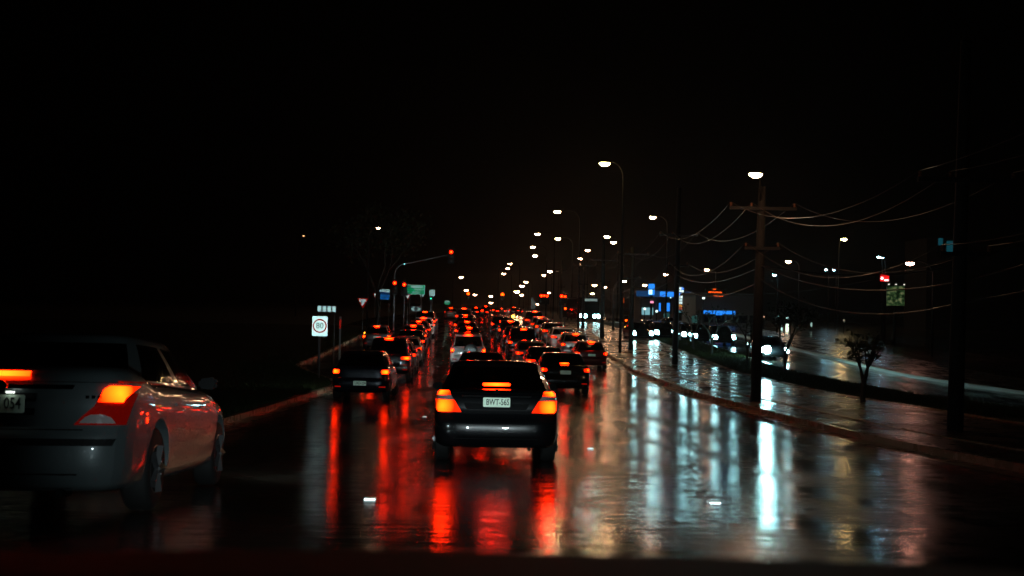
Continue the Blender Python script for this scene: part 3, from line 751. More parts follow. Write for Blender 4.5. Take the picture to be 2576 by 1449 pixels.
for (vx, y, t_, s_, pm), lb in zip(fars, fl):
    put(t_, s_, pm, P(vx, 780, y).x, y, lb, rz=R(-1), group='distant cars beyond the crossing')

# oncoming cars on the service road, seen from the front
onc, OB = make_car('sedan', 'oncoming_car', 'x', PB, None, oncoming=True)
for s_ in (-1, 1):
    lamp_patch(OB, [(.50, s_*(PI-.80), s_*(PI-.26)), (.66, s_*(PI-.88), s_*(PI-.22)), (.80, s_*(PI-.86), s_*(PI-.32))], 'headlight', HEADL, onc, 5, .02)
lamp_patch(OB, [(.40, PI-.1, PI+.1), (.60, PI-.1, PI+.1)], 'grille', BLACKP, onc, 6, .006)
ocs = [(1640, 830, 3.0, 'oncoming car with twin headlights at the left of the service road queue'), (1696, 822, 4.0, 'oncoming car behind the others, between wooden pole and tree'),
       (1739, 841, 2.5, 'oncoming car with twin headlights just right of the tall wooden pole'), (1822, 848, 1.0, 'oncoming car by the small forked tree, one headlight hidden'),
       (1668, 836, 3, 'oncoming car low in the service road queue left of the wooden pole'), (1610, 838, 3, 'oncoming car at the far left of the service road queue'), (1716, 836, 3, 'oncoming car directly behind the tall lone pole'), (1768, 844, 2, 'oncoming car between the lone pole and the small forked tree')]
first = True
for vx, vy, a, lb in ocs:
    p = G(vx, vy, .66)
    o = onc if first else copy_tree(onc); first = False
    tag(o, lb, 'car', 'oncoming cars on the service road')
    o.location = (p.x, p.y+4.7*0+4.7, gz(p.y)); o.rotation_euler = (0, 0, PI+R(a)); 
p = G(1931, 880, .66)
big = copy_tree(onc); tag(big, 'oncoming car with one dazzling cyan headlight beside the lamp-topped wooden pole', 'car', 'oncoming cars on the service road')
big.location = (p.x+.55, p.y+4.7, gz(p.y)); big.rotation_euler = (0, 0, PI+R(0))
for ch in big.children:
    if ch.name.startswith('headlight'):
        ch.material_slots[0].link = 'OBJECT'; ch.material_slots[0].material = HEADL
MB().lathe([(.21, -.05), (.23, .0), (.21, .05)], 18, 'y').build('high_beam', glow('high_beam_glass', (.40, .90, .88), 340), big, loc=(.60, 4.80, .68))

# ------------------------------------------------------------------ buses with glaring lamps at the crossing
def bus(p, rz, label):
    b = thing('bus', label, 'bus', p, rz)
    MB().box(-1.25, 1.25, 0, 11, .35, 3.1).build('body', PB, b, bevel=.08)
    MB().box(-1.12, 1.12, -.02, .02, 1.25, 2.5).build('windscreen', mat('bus_glass', (.01, .012, .012), .08), b)
    for s_ in (-1, 1):
        for dx_ in (-.24, .24): MB().lathe([(.22, -.03), (.22, .03)], 14, 'y').build('headlight', HEADB, b, loc=(s_*.85+dx_, -.03, .75))
        for y in (2.2, 8.6): wheel(b, s_*1.12, y, .48, s_)
    MB().box(-.9, .9, -.03, 0.0, 2.62, 2.92).build('destination_panel', glow('pale_panel', (.7, 1, .95), .25), b)
    return b
p = G(1486, 797, 1.2, 60, 300); p = P(1484, 797, 150); bus((p.x, 150, gz(150)), R(8), 'bus at the crossing with glaring white headlights and lit panel')

# ------------------------------------------------------------------ own car
own = thing('own_car', 'dark bonnet of the car the picture is taken from, along the bottom edge', 'car', (0, 0, 0))
v = []; f = []; nx, ny = 24, 8
for j in range(ny+1):
    for i in range(nx+1):
        x = -1.0+2.0*i/nx; t = j/ny; y = .75+.80*t
        z = 1.45 - .322*(.75+.80*t)/1.55 - .03*abs(x)**2.2 - .02*(1-t)
        v.append((x, y, z))
for j in range(ny):
    for i in range(nx): f.append((j*(nx+1)+i, j*(nx+1)+i+1, (j+1)*(nx+1)+i+1, (j+1)*(nx+1)+i))
b0 = len(v)
for i in range(nx+1): x = -1.0+2.0*i/nx; v.append((x, 1.62, v[ny*(nx+1)+i][2]-.25))
for i in range(nx): f.append((ny*(nx+1)+i, ny*(nx+1)+i+1, b0+i+1, b0+i))
mesh('dashboard', v, f, mat('dashboard_plastic', (.01, .009, .008), .85), own, smooth=True)
HL = []
for s_ in (-1, 1):
    hd = MB().lathe([(.09, -.02), (.09, .02)], 16, 'y').build('headlight', glow('own_headlight_glass', (.8, .95, 1), 1), own, loc=(s_*.62, 3.0, .66))
    ld = bpy.data.lights.new('headlight_beam', 'SPOT'); ld.energy = 520; ld.color = (.78, .97, 1.0); ld.spot_size = R(54); ld.spot_blend = 1.0; ld.shadow_soft_size = .06
    lo = bpy.data.objects.new('headlight_beam', ld); COL.objects.link(lo); lo.location = (s_*.62, 3.06, .66)
    d = Vector((0.0, 60, -2.6)) - Vector((0, 0, 0)); lo.rotation_euler = d.to_track_quat('-Z', 'Y').to_euler()
    lo.parent = own; HL.append(ld)

# ------------------------------------------------------------------ poles, wires, street lamps
def wood_pole(vx, vyb, vyt, label, va, vc, Y=None, lean=0.0):
    p = G(vx, vyb, .12) if Y is None else P(vx, vyb, Y); p.z = gz(p.y)+.1
    top = P(vx, vyt, p.y).z; h = top-p.z
    o = thing('utility_pole', label, 'utility pole', p, 0, 'wooden utility poles along the footpath')
    MB().tube([(0, 0, -.2), (lean*.5, 0, h*.5), (lean, 0, h)], [.17, .145, .115], 12).build('pole', WOOD, o, smooth=True)
    a1 = P(vx, va, p.y).z-p.z; a2 = P(vx, vc, p.y).z-p.z
    MB().cbox((lean, -.16, a1), (2.1, .09, .10)).build('crossarm', WOOD, o)
    MB().cbox((lean, -.16, a2), (1.1, .08, .09)).build('crossarm', WOOD, o)
    ins = []
    for az, xs in ((a1, (-1.0, -.35, 1.0)), (a2, (-.5, .5))):
        for x in xs:
            MB().lathe([(.03, 0), (.05, .03), (.03, .06), (.05, .09), (.03, .12)], 8, 'z').build('insulator', mat('brown_ceramic', (.16, .07, .04), .15), o, loc=(lean+x, -.13, az+.06))
            ins.append(Vector((p.x+lean+x, p.y-.13, p.z+az+.19)))
    ins.append(Vector((p.x+lean, p.y-.16, p.z+a2-.55))); ins.append(Vector((p.x+lean, p.y-.16, p.z+a2-1.0)))
    return o, p, h, ins
poles = []
specs = [(2402, 1085, 100, 'dark wooden pole with crossarms near the right edge', 455, 640, .12), (1900, 1008, 470, 'thick wooden pole with crossarms below the bright street lamp', 525, 625, .10),
         (1697, 917, 472, 'tall wooden pole standing alone right of the kerbside queue', 592, 668, .08), (1587, 880, 622, 'wooden pole left of the oncoming headlights', 640, 700, 0),
         (1514, 850, 596, 'wooden pole with a flared foot on the footpath', 655, 708, 0), (1466, 826, 640, 'slim distant wooden pole nearest the red signals', 668, 715, 0),
         (1410, 800, 655, 'most distant wooden pole behind the red signals', 680, 722, 0)]
for vx, yb, yt, lb, va, vc, ln in specs: poles.append(wood_pole(vx, yb, yt, lb, va, vc, lean=ln))
# one more pole behind the camera's right shoulder would carry the near ends; they stop at a pole just out of frame
o, p, h, ins = poles[0]
nearp = thing('utility_pole', 'wooden pole just outside the right of the picture', 'utility pole', (11.2, 8, gz(8)), 0, 'wooden utility poles along the footpath')
MB().tube([(0, 0, 0), (0, 0, h+1)], [.17, .12], 12).build('pole', WOOD, nearp, smooth=True)
nearins = [Vector((11.2+x, 8, gz(8)+zz)) for x, zz in ((-1, 7.6), (-.35, 7.6), (1, 7.6), (-.5, 6.2), (.5, 6.2), (0, 5.7), (0, 5.3))]
chain = [nearins]+[q[3] for q in poles]
def wire(a, b, sag, r=.012, label=None, n=18):
    pts = [a.lerp(b, i/n)-Vector((0, 0, sag*4*(i/n)*(1-i/n))) for i in range(n+1)]
    w = MB().tube(pts, r, 5).build('overhead_wire', WIREM, None, smooth=True)
    return tag(w, label, 'wire', 'overhead wires strung between the wooden poles')
spanname = ['from beyond the right edge to the pole near it', 'between the rightmost pole and the pole under the bright lamp', 'between the lamp-lit pole and the tall lone pole',
            'between the tall lone pole and the pole left of the headlights', 'between the pole left of the headlights and the flared-foot pole', 'between the flared-foot pole and the slim pole', 'between the two most distant poles']
wname = ['left upper wire', 'middle upper wire', 'right upper wire', 'left lower wire', 'right lower wire', 'upper telephone cable', 'lower telephone cable']
for s_ in range(len(chain)-1):
    for k in range(7):
        wire(chain[s_][k], chain[s_+1][k], [.75, .95, .8, .9, .75, .45, .6][k], .009 if k < 5 else .015, '%s %s' % (wname[k], spanname[s_]))
# cross wires over the service road
p1 = poles[1][3]; p2 = poles[2][3]
wire(p1[5], P(2650, 560, 60), 1.2, .02, 'thick cable rising from the lamp-lit pole across the service road to the right')
wire(poles[3][3][5], P(2450, 628, 78), 1.5, .02, 'long thin cable from the pole left of the headlights towards the right')

LAMPC = {'w': (1, .54, .29), 'y': (1, .68, .28), 'p': (1, .44, .32), 'o': (1, .48, .20), 'b': (.35, .80, 1)}
LAMPM = {}
def lampmat(c, s):
    k = (c, s)
    if k not in LAMPM: LAMPM[k] = glow('lamp_glass_%s_%d' % (c, s), LAMPC[c], s, (.3, .3, .3))
    return LAMPM[k]
LG = 'street lamps lining the road'
def street_lamp(vx, vy, Y, c, s, label, side=1, arm=2.2, size=.62, group=LG, pole=True, slim=False):
    size *= .78
    q = P(vx, vy, Y); zg = gz(Y); x = q.x+side*arm; h = q.z-zg
    o = thing('street_lamp', label, 'street lamp', (x, Y, zg), 0, group)
    if pole:
        pts = [(0, 0, 0), (0, 0, h*.6), (0, 0, h-.9)]
        for k in range(1, 6): a = k/5*PI/2; pts.append((-side*(.9-.9*math.cos(a))*min(1, arm), 0, h-.9+1.02*math.sin(a)))
        pts.append((-side*(arm-size*.4), 0, h+.15))
        MB().tube(pts, [.09, .075, .055]+[.045]*5+[.035], 8).build('pole', STEEL if slim else DARKST, o, smooth=True)
    # luminaire: a hood with a glowing bowl under it
    g = MB(); b = MB(); n = 14
    def ring(zz, sc_, lst):
        for k in range(n): a = 2*PI*k/n; lst.append((-side*arm + size/2*sc_*math.cos(a), size*.30*sc_*math.sin(a), h+zz))
    for zz, sc_ in ((.14*size, .5), (.13*size, .9), (.04*size, 1.08), (.0, 1.08)): ring(zz, sc_, g.v)
    for j in range(3):
        for k in range(n): g.f.append((j*n+k, j*n+(k+1) % n, (j+1)*n+(k+1) % n, (j+1)*n+k))
    g.f.append(tuple(range(n)))
    g.build('hood', DARKST, o, smooth=True)
    for zz, sc_ in ((.0, .98), (-.10*size, .93), (-.20*size, .72), (-.27*size, .42), (-.29*size, .1)): ring(zz, sc_, b.v)
    for j in range(4):
        for k in range(n): b.f.append((j*n+k, j*n+(k+1) % n, (j+1)*n+(k+1) % n, (j+1)*n+k))
    b.f.append(tuple(range(n))); b.f.append(tuple(4*n+k for k in range(n)))
    b.build('lamp_bowl', lampmat(c, s), o, smooth=True)
    return o
LS = 190
lamps = [
 # main row on the right kerb (12 m masts, about 38 m apart)
 (1521, 410, 75, 'y', LS, 'yellowish street lamp highest in the picture', 1, 1.2, .85),
 (1402, 532, 114, 'w', LS, 'warm street lamp below and left of the highest one', 1, 2.2, .8),
 (1352, 588, 152, 'w', LS, 'street lamp third in the row receding left of the highest lamp', 1, 2.2, .8),
 (1404, 600, 162, 'y', LS, 'yellow-green street lamp with a soft halo right of the receding row', 1, 2.0, .9),
 (1340, 621, 186, 'w', LS, 'upper lamp of the close vertical pair left of the yellow-green lamp', 1, 2.2, .9),
 (1346, 643, 220, 'w', LS, 'lower lamp of the close vertical pair left of the yellow-green lamp', 1, 2.2, 1.0),
 (1283, 663, 265, 'w', 80, 'upper lamp of the slanting trio over the distant road', 1, 2.2, 1.0),
 (1277, 675, 290, 'w', 80, 'middle lamp of the slanting trio over the distant road', -1, 2.2, 1.0),
 (1267, 688, 330, 'w', 80, 'lowest lamp of the slanting trio over the distant road', 1, 2.2, 1.2),
 (1383, 682, 300, 'p', LS, 'pinkish lamp above the paired red signals', 1, 2.2, 1.5),
 (1368, 692, 340, 'w', 80, 'small lamp just left of the pinkish lamp', 1, 2.2, 1.2),
 (1323, 709, 420, 'w', 80, 'small distant lamp upper right of the orange one', 1, 2.2, 1.6),
 (1313, 719, 400, 'w', 95, 'round distant lamp right above the orange one', 1, 2.2, 1.9),
 (1300, 733, 380, 'o', LS, 'bright orange distant lamp with rays, low over the road', 1, 2.2, 2.1),
 (1312, 742, 560, 'w', 80, 'small distant lamp below the orange one', 1, 2.2, 2.0),
 (1160, 697, 330, 'w', 80, 'lone distant lamp at the left over the road', -1, 2.2, 1.3),
 (1173, 730, 480, 'w', 80, 'distant lamp beside the far amber signal at the left', -1, 2.2, 1.8),
 (1195, 741, 560, 'w', 70, 'distant lamp second from left low over the road', -1, 2.2, 2.0),
 (1235, 745, 600, 'w', 70, 'distant lamp upper of two above the centre lane', -1, 2.2, 2.2),
 (1235, 761, 500, 'w', 70, 'distant lamp lower of two above the centre lane', -1, 2.2, 1.9),
 (1381, 736, 420, 'w', 70, 'tiny lamp right of the left red signal pair', 1, 2.2, 1.4),
 (1352, 765, 430, 'w', 60, 'tiny low lamp right of the white sign stack', 1, 2.0, 1.2),
 # service road row
 (1642, 546, 119, 'w', LS, 'warm lamp alone between the highest lamp and the lamp-topped pole', 1, 1.5, .8),
 (1527, 595, 154, 'w', LS, 'upper lamp of the slanting pair right of the yellow-green lamp', 1, 1.5, .9),
 (1543, 609, 167, 'w', LS, 'lower lamp of the slanting pair right of the yellow-green lamp', 1, 1.5, .95),
 (1478, 629, 193, 'w', 95, 'lamp on a dark pole above the flared-foot pole', 1, 1.5, .95),
 (1459, 650, 227, 'w', 95, 'lamp lower left of the one above the flared-foot pole', 1, 1.5, 1.0),
 (1496, 717, 300, 'w', 80, 'low lamp just left of the flared-foot pole', 1, 1.5, 1.5),
 (1522, 722, 320, 'w', 70, 'low small lamp touching the right of the flared-foot pole', 1, 1.5, 1.2),
 (1490, 738, 380, 'y', 60, 'dim yellow lamp over the bus headlights', 1, 1.5, 1.5),
 (1471, 766, 420, 'w', 70, 'small lamp just above the left end of the bus glare', 1, 1.5, 1.6),
 (1458, 782, 400, 'w', 60, 'lowest small lamp left of the bus glare', 1, 1.5, 1.3),
 (1622, 717, 260, 'w', 80, 'low lamp left of the blue pylon sign', 1, 1.5, 1.1),
 (1675, 690, 230, 'w', 80, 'lamp crossing the wires above the blue pylon sign', 1, 1.5, 1.1),
 (1778, 678, 190, 'w', 95, 'lamp with a slanted arm above the orange restaurant sign', 1, 1.5, 1.0),
 (1983, 657, 160, 'w', 95, 'warm lamp right of the bluish car park lamp', 1, 1.5, 1.05),
 (2123, 601, 148, 'y', LS, 'yellowish lamp on a tall thin pole right of centre', -1, .6, .95),
 (2289, 661, 80, 'p', 100, 'pinkish wide lamp farthest right, close to the red sign', 1, 1.6, .78),
]
for a in lamps: street_lamp(a[0], a[1], a[2], a[3], a[4], a[5], a[6], a[7], a[8])
# curved pale pole
street_lamp(1571, 707, 112, 'w', 95, 'lamp on a pale curved pole between two wooden poles', -1, 1.0, .5, slim=True)
BG_ = 'bluish car park lamps on slim poles'
for vx, vy, Y, s_, sz, lb in ((1948, 691, 120, 300, .45, 'bright bluish lamp beside the lamp-topped wooden pole'), (2078, 678, 150, 120, .45, 'left bluish lamp of the pair on one car park mast'),
        (2097, 679, 152, 80, .4, 'right bluish lamp of the pair on one car park mast'), (2211, 646, 110, 200, .4, 'larger bluish lamp above the red fast food sign'), (2219, 648, 111, 100, .32, 'smaller bluish lamp above the red fast food sign')):
    street_lamp(vx, vy, Y, 'b', s_, lb, 1, .35, sz, BG_)
# lamp mounted on the second wooden pole
o, p, h, ins = poles[1]
q = P(1901, 437, p.y)
lm = street_lamp(1901, 437, p.y-2.3, 'w', 200, 'bright warm lamp fixed to the top of the thick wooden pole', 1, .3, .52, LG, pole=False)
q = P(1901, 437, p.y-2.3); hl = q.z-gz(p.y-2.3); MB().tube([(-.2, 0, hl+.1), (.1, 1.2, hl+.0), (.36, 2.25, hl-.6)], .03, 6).build('bracket', DARKST, lm)
# a tree-screened lamp far at left
street_lamp(951, 573, 106, 'w', 90, 'small white lamp glimmering through leaves high at the left', -1, .8, .4)
street_lamp(764, 593, 150, 'o', 6, 'very faint lamp alone in the dark at far left', -1, .8, .28)

# ------------------------------------------------------------------ traffic signals
SIGR = glow('signal_red_glass', (1, .0085, .0005), 46, (.02, .001, .001), hot=.10); SIGA = glow('signal_amber_glass', (1, .05, .001), 9, (.02, .01, .001)); SIGG = glow('signal_green_glass', (.02, 1, .45), 3, (.01, .1, .05))
DARKL = mat('unlit_signal_glass', (.02, .015, .01), .2)
def head(parent, x, y, z, lit, mat_, r=.10, n=3, s=1.0, board=True):
    hs = MB().cbox((0, .12, 0), (.30*s, .18, .96*s)).build('signal_head', BLACKP, parent, loc=(x, y, z), bevel=.02)
    if board: MB().cbox((0, .02, 0), (.52*s, .012, 1.22*s)).build('backboard', BLACKP, hs)
    for k in range(n):
        zz = (.32-.32*k)*s
        MB().lathe([(r*s, -.0), (r*s*.9, -.02), (.02, -.03)], 14, 'y').build('signal_lens', mat_ if k == lit else DARKL, hs, loc=(0, .02, zz))
        vs = MB()
        for i in range(9):
            a = R(-20+220*i/8); 
            for yy, rr in ((.01, r*s*1.12), (-.2, r*s*1.12)): vs.v.append((math.cos(a)*rr, yy, math.sin(a)*rr+zz))
        for i in range(8): vs.f.append((2*i, 2*i+1, 2*i+3, 2*i+2))
        vs.build('visor', BLACKP, hs)
    return hs
SG = 'traffic signals at the crossing'
def signal(vx, vy, Y, label, mat_=SIGR, lit=0, r=.10, foot=True, s=1.0, xo=0):
    q = P(vx, vy, Y); o = thing('traffic_signal', label, 'traffic light', (q.x+xo, Y, gz(Y)+(.0)), 0, SG)
    h = q.z-gz(Y)
    MB().tube([(0, .25, 0), (0, .25, h+.5)], .06, 8).build('pole', STEEL, o, smooth=True)
    head(o, -xo, 0, h-.32*s*(1-lit), lit, mat_, r, 3, s)
    return o
q1 = P(993, 712, 96); q2 = P(1135, 634, 96)
mast = thing('traffic_signal', 'signal mast with a long arm holding a red light out over the road', 'traffic light', (q1.x-.05, 96, gz(96)), 0, SG)
H1 = q1.z-gz(96); H2 = q2.z-gz(96); dx = q2.x-q1.x; Hc = P(1015, 664, 96).z-gz(96)
pts = [(0, .25, 0), (0, .25, H1+.2)]
for k in range(7): a = k/6*PI/2; pts.append(((1-math.cos(a))*.75, .25, H1+.6+(Hc-H1-.6)*math.sin(a)))
pts.append((dx+.02, .25, H2-.18))
MB().tube(pts, [.09, .08]+[.065]*7+[.04], 8).build('pole', STEEL, mast, smooth=True)
head(mast, .05, 0, H1-.32, 0, SIGR, .15); head(mast, dx+.05, 0, H2-.32, 0, SIGR, .15)
MB().lathe([(.05, 0), (.05, .05)], 8, 'z').build('pilot_lamp', glow('cyan_pilot', (.3, 1, 1), 3), mast, loc=(.78, .2, Hc-.02))
signal(1017, 716, 99, 'red signal on its own post between the mast and the green direction sign', r=.14)
signal(948, 733, 118, 'small orange-red signal beside the blue sign at the left', SIGA, 0, .09, s=.8)
signal(1362, 744, 124, 'left red signal of the near cluster over the kerbside queue', r=.15)
signal(1369, 744, 130, 'middle red signal of the near cluster over the kerbside queue', r=.12)
signal(1376.5, 745, 134, 'small right signal of the near cluster over the kerbside queue', r=.10)
signal(1413, 745, 116, 'large red signal on the footpath corner', r=.16)
signal(1421.5, 746, 122, 'smaller red signal touching the large one on the footpath corner', r=.12)
signal(1422, 776, 119, 'low orange arrow-like signal under the corner pair', SIGA, 0, .11, s=.9)
signal(1178, 739, 250, 'far amber-red signal left over the distant road', SIGA, 0, .22, s=1.3)
signal(1264, 741, 250, 'far amber-red signal over the middle of the distant road', SIGA, 0, .26, s=1.3)
signal(1084, 751, 112, 'signal with a small green arrow under the pale notice', SIGG, 2, .09, s=.7)
signal(1575, 806, 118, 'amber signal lamp standing low at the left of the oncoming queue', SIGA, 1, .12, s=.8)
for vx, vy, lb in ((1575, 824, 'bright yellow lamp on a low post left of the oncoming cars'), (1291, 796, 'small amber lamp low over the lit road patch')):
    q = P(vx, vy, 105); o = thing('warning_lamp', lb, 'lamp', (q.x, 105, gz(105)))
    MB().tube([(0, .1, 0), (0, .1, q.z-gz(105)+.1)], .04, 6).build('pole', DARKST, o)
    MB().lathe([(.13, -.04), (.13, .04)], 12, 'y').build('lens', glow('yellow_lens', (1, .62, .05), 9), o, loc=(0, 0, q.z-gz(105)))
for vx, vy in ((1549, 797), (1497, 792)): pass

# ------------------------------------------------------------------ signs
def posts(o, xs, h, r=.03):
    for x in xs: MB().tube([(x, .06, 0), (x, .06, h)], r, 8).build('post', STEEL, o, smooth=True)
def sign(name, vx, vy, Y, label, w, h, base, panels, px_=(0,), cat='sign', group=None, r=.04, border=None, rz=0):
    q = P(vx, vy, Y); z = gz(Y); hz = q.z-z
    o = thing(name, label, cat, (q.x, Y, z), rz, group)
    posts(o, px_, hz+h*.3, .035)
    bd = MB().prism(rrect(w, h, r), 0, .015).build('board', base, o, loc=(0, 0, hz))
    if border: # raised rim
        a = rrect(w-.02, h-.02, r); b = rrect(w-.02-2*border[1], h-.02-2*border[1], max(.005, r-border[1])); k = len(a)
        rm = MB(); rm.v = [(x, -.004, z_) for x, z_ in a]+[(x, -.004, z_) for x, z_ in b]
        rm.f = [(i, (i+1) % k, k+(i+1) % k, k+i) for i in range(k)]; rm.build('border', border[0], bd)
    for pn in panels: pn(bd)
    return o
def panel(w, h, x, z, m_, r=.02, name='panel'): return lambda bd: MB().prism(rrect(w, h, r, x, z), -.006, 0).build(name, m_, bd)
def txt(s, size, x, z, m_, xs=1.0): return lambda bd: text('lettering', s, size, m_, bd, (x, -.009, z), xscale=xs)
def ringp(R0, R1, x, z, m_):
    def fn(bd):
        n = 40; mb = MB()
        for rr in (R0, R1):
            for k in range(n): a = 2*PI*k/n; mb.v.append((x+rr*math.cos(a), -.005, z+rr*math.sin(a)))
        mb.f = [(k, (k+1) % n, n+(k+1) % n, n+k) for k in range(n)]
        return mb.build('red_ring', m_, bd)
    return fn
sign('speed_sign', 804.5, 820.5, 47, 'white 80 speed limit sign with a red ring on the left verge', .60, .78, RWHITE,
     [ringp(.222, .275, 0, .01, RRED), txt('80', .31, 0, .01, SIGNBK, .98)], r=.04)
# four reflective bars
q = P(822, 777, 62); o = thing('reflective_bar_sign', 'row of four upright white reflective bars above the 80 sign', 'sign', (q.x, 62, gz(62)))
hz = q.z-gz(62); bd = MB().cbox((0, .02, hz), (1.02, .02, .36)).build('board', SIGNBK, o); posts(o, (-.4, .4), hz)
for k in range(4): MB().prism(rrect(.175, .285, .03, -.375+.25*k, 0), -.004, .008).build('bar', RWHITE, bd, loc=(0, 0, hz))
# marker post
q = P(856, 815, 66); o = thing('guide_post', 'thin marker post with a faint red strip right of the 80 sign', 'post', (q.x, 66, gz(66)))
MB().cbox((0, 0, (q.z-gz(66))*.5+.2), (.1, .03, q.z-gz(66)+.4)).build('post', mat('post_white', (.3, .3, .3), .6), o); MB().cbox((0, -.02, q.z-gz(66)), (.08, .006, .5)).build('reflector', RRED, o)
def giveway(vx, vy, Y, w, label, rz=0, letters=True):
    q = P(vx, vy, Y); o = thing('give_way_sign', label, 'sign', (q.x, Y, gz(Y)), rz, 'triangular give way signs'); hz = q.z-gz(Y); hh = w*.87
    posts(o, (0,), hz+hh*.4)
    bd = MB().prism([(-w/2, hh*.5), (0, -hh*.5), (w/2, hh*.5)], 0, .015).build('board', RRED, o, loc=(0, 0, hz))
    MB().prism([(-w*.33, hh*.385), (0, -hh*.27), (w*.33, hh*.385)], -.006, 0).build('panel', RWHITE, bd)
    if letters:
        text('lettering', 'GIVE', w*.17, SIGNBK, bd, (0, -.009, hh*.26)); text('lettering', 'WAY', w*.17, SIGNBK, bd, (0, -.009, hh*.07))
giveway(912.5, 763, 86, .85, 'red-edged give way triangle on a post right of the four bars')
giveway(944, 744, 118, .62, 'small give way triangle turned away, left of the blue sign', R(35), False)
giveway(1025.5, 748, 104, .55, 'small give way triangle tucked under the green direction sign', 0, False)
sign('blue_direction_sign', 968, 741, 112, 'blue sign with a white top panel between the give way signs', 1.02, 1.0, SIGNBK,
     [panel(.98, .26, 0, .36, RWHITE, .06), panel(.84, .18, 0, .10, RNAVY), panel(.9, .20, 0, -.12, RBLUE), panel(.86, .20, 0, -.36, RBLUE)], px_=(-.4, .4))
def arrow(x, z, s, d, m_):
    def fn(bd):
        pts = [(0, .5), (.5*d*1.0, 0), (0, -.5), (0, -.17), (-.5*d, -.17), (-.5*d, .17), (0, .17)]
        return MB().prism([(x+a*s, z+b*s) for a, b in pts], -.008, -.002).build('arrow', m_, bd)
    return fn
sign('green_direction_sign', 1045.5, 728.5, 108, 'green direction sign reading Clayton and Blackburn with white arrows', 1.70, .86, RGREEN,
     [panel(1.12, .18, .12, .26, RWHITE, .05), panel(.17, .17, -.63, .26, retro('sign_grey', (.15, .22, .25)), .03), txt('Clayton', .20, .22, .02, RWHITE), arrow(.68, .02, .17, 1, RWHITE),
      txt('Blackburn', .20, .05, -.22, RWHITE), arrow(-.66, -.2, .17, -1, RWHITE)], px_=(-.5, .5), border=(RWHITE, .035), r=.07)
q = P(1046, 753, 109)
sign('small_white_sign', 1061, 744, 109, 'narrow white strip sign just under the green direction sign', .34, .10, RWHITE, [])
sign('notice_sign', 1087, 737, 106, 'pale upright notice sign right of the green direction sign', .50, .54, RWHITE, [panel(.2, .05, -.05, .17, SIGNBK)])
sign('small_green_sign', 1125, 761, 140, 'small green and white sign farther along, left of the pale hatchback', .64, .46, RGREEN, [panel(.58, .15, 0, .12, RWHITE), panel(.3, .06, -.05, -.12, RWHITE)])
def chev(bd):
    for d in (-1, 1):
        pts = [(.06*d, .2), (.24*d, .2), (.42*d, 0), (.24*d, -.2), (.06*d, -.2), (.2*d, 0)]
        MB().prism(pts, -.01, -.002).build('chevron', RWHITE, bd)
sign('hazard_sign', 1046, 777, 108, 'black hazard board with two white chevrons pointing apart', .9, .5, SIGNBK, [chev])
# stack of white signs on the median nose
q = P(1341, 770, 122)
sign('traffic_island_sign', 1341, 769, 118, 'stack of pale traffic island signs left of the red signal cluster', .44, .62, retro('sign_dull', (.35, .42, .40), .3),
     [lambda bd: MB().prism(rrect(.26, .40, .02, -.08, .55), -.01, 0).build('panel', retro('sign_dull2', (.22, .26, .25), .3), bd), lambda bd: MB().prism(rrect(.30, .26, .02, .04, .34), -.014, -.011).build('panel', retro('sign_dull', (.35, .42, .40), .3), bd),
      panel(.05, .3, -.02, -.15, SIGNBK)])

# road studs
def stud(x, y, label):
    o = thing('road_stud', label, 'road stud', (x, y, gz(y)+.004), 0, 'white reflective road studs along the lane lines')
    MB().cbox((0, 0, .008), (.11, .09, .016)).build('housing', mat('stud_white', (.5, .5, .5), .4), o, bevel=.005)
    MB().cbox((0, -.052, .010), (.10, .012, .018)).build('reflector', CATEYE, o)
ORD = ['nearest', 'second', 'third', 'fourth', 'fifth', 'sixth', 'seventh', 'eighth', 'ninth', 'tenth', 'farthest']
for k, y in enumerate((11, 28.5, 46, 62, 80, 86, 92, 98, 104, 111, 118)):
    stud(cx(y)-1.62-(.0 if y > 40 else -.3), y, '%s white road stud in the line on the left of the centre lane' % ORD[k])
for k, y in enumerate((20, 38, 56, 84, 91, 97, 103, 109, 115)):
    stud(cx(y)+1.70, y, '%s white road stud in the line on the right of the centre lane' % (ORD[k] if k < 8 else 'farthest'))
p = G(1797, 1272); stud(p.x, p.y, 'lone road stud glinting in the wet lane at the lower right')

# ------------------------------------------------------------------ trees
def tree(loc, h, spread, seed, label, leaves=0, fork=None, leafsize=.12, thick=.09):
    rnd = random.Random(seed); o = thing('tree', label, 'tree', loc); tr = MB(); lv = []; lf = []
    ends = []
    def grow(p, d, ln, r, dep):
        q = p + d*ln; mid = p.lerp(q, .5)+Vector((rnd.uniform(-1, 1), rnd.uniform(-1, 1), 0))*ln*.06
        tr.tube([p, mid, q], [r, r*.85, r*.68], 6 if dep < 2 else 4, cap=False)
        if dep >= 4: ends.append(q); return
        for k in range(2 if dep else (fork or 3)):
            a = rnd.uniform(0, 2*PI) if dep else (k*PI+.2); tilt = rnd.uniform(.3, .7)*spread
            nd = (d + Vector((math.cos(a), math.sin(a), .15))*tilt).normalized()
            grow(q, nd, ln*rnd.uniform(.68, .86), r*.66, dep+1)
            if dep > 1: ends.append(q)
    grow(Vector((0, 0, -.1)), Vector((0, 0, 1)), h*.26, thick, 0)
    tr.build('trunk', BARK, o, smooth=True, fix=False)
    if leaves:
        for _ in range(leaves):
            c = rnd.choice(ends)+Vector((rnd.gauss(0, 1), rnd.gauss(0, 1), rnd.gauss(0, .8)))*h*.055
            a = Vector((rnd.gauss(0, 1), rnd.gauss(0, 1), rnd.gauss(0, 1))).normalized()*leafsize; b = a.orthogonal().normalized()*leafsize*.4
            i = len(lv); lv += [c-a, c+b, c+a, c-b]; lf.append((i, i+1, i+2, i+3))
        mesh('crown', lv, lf, LEAF, o)
    return o
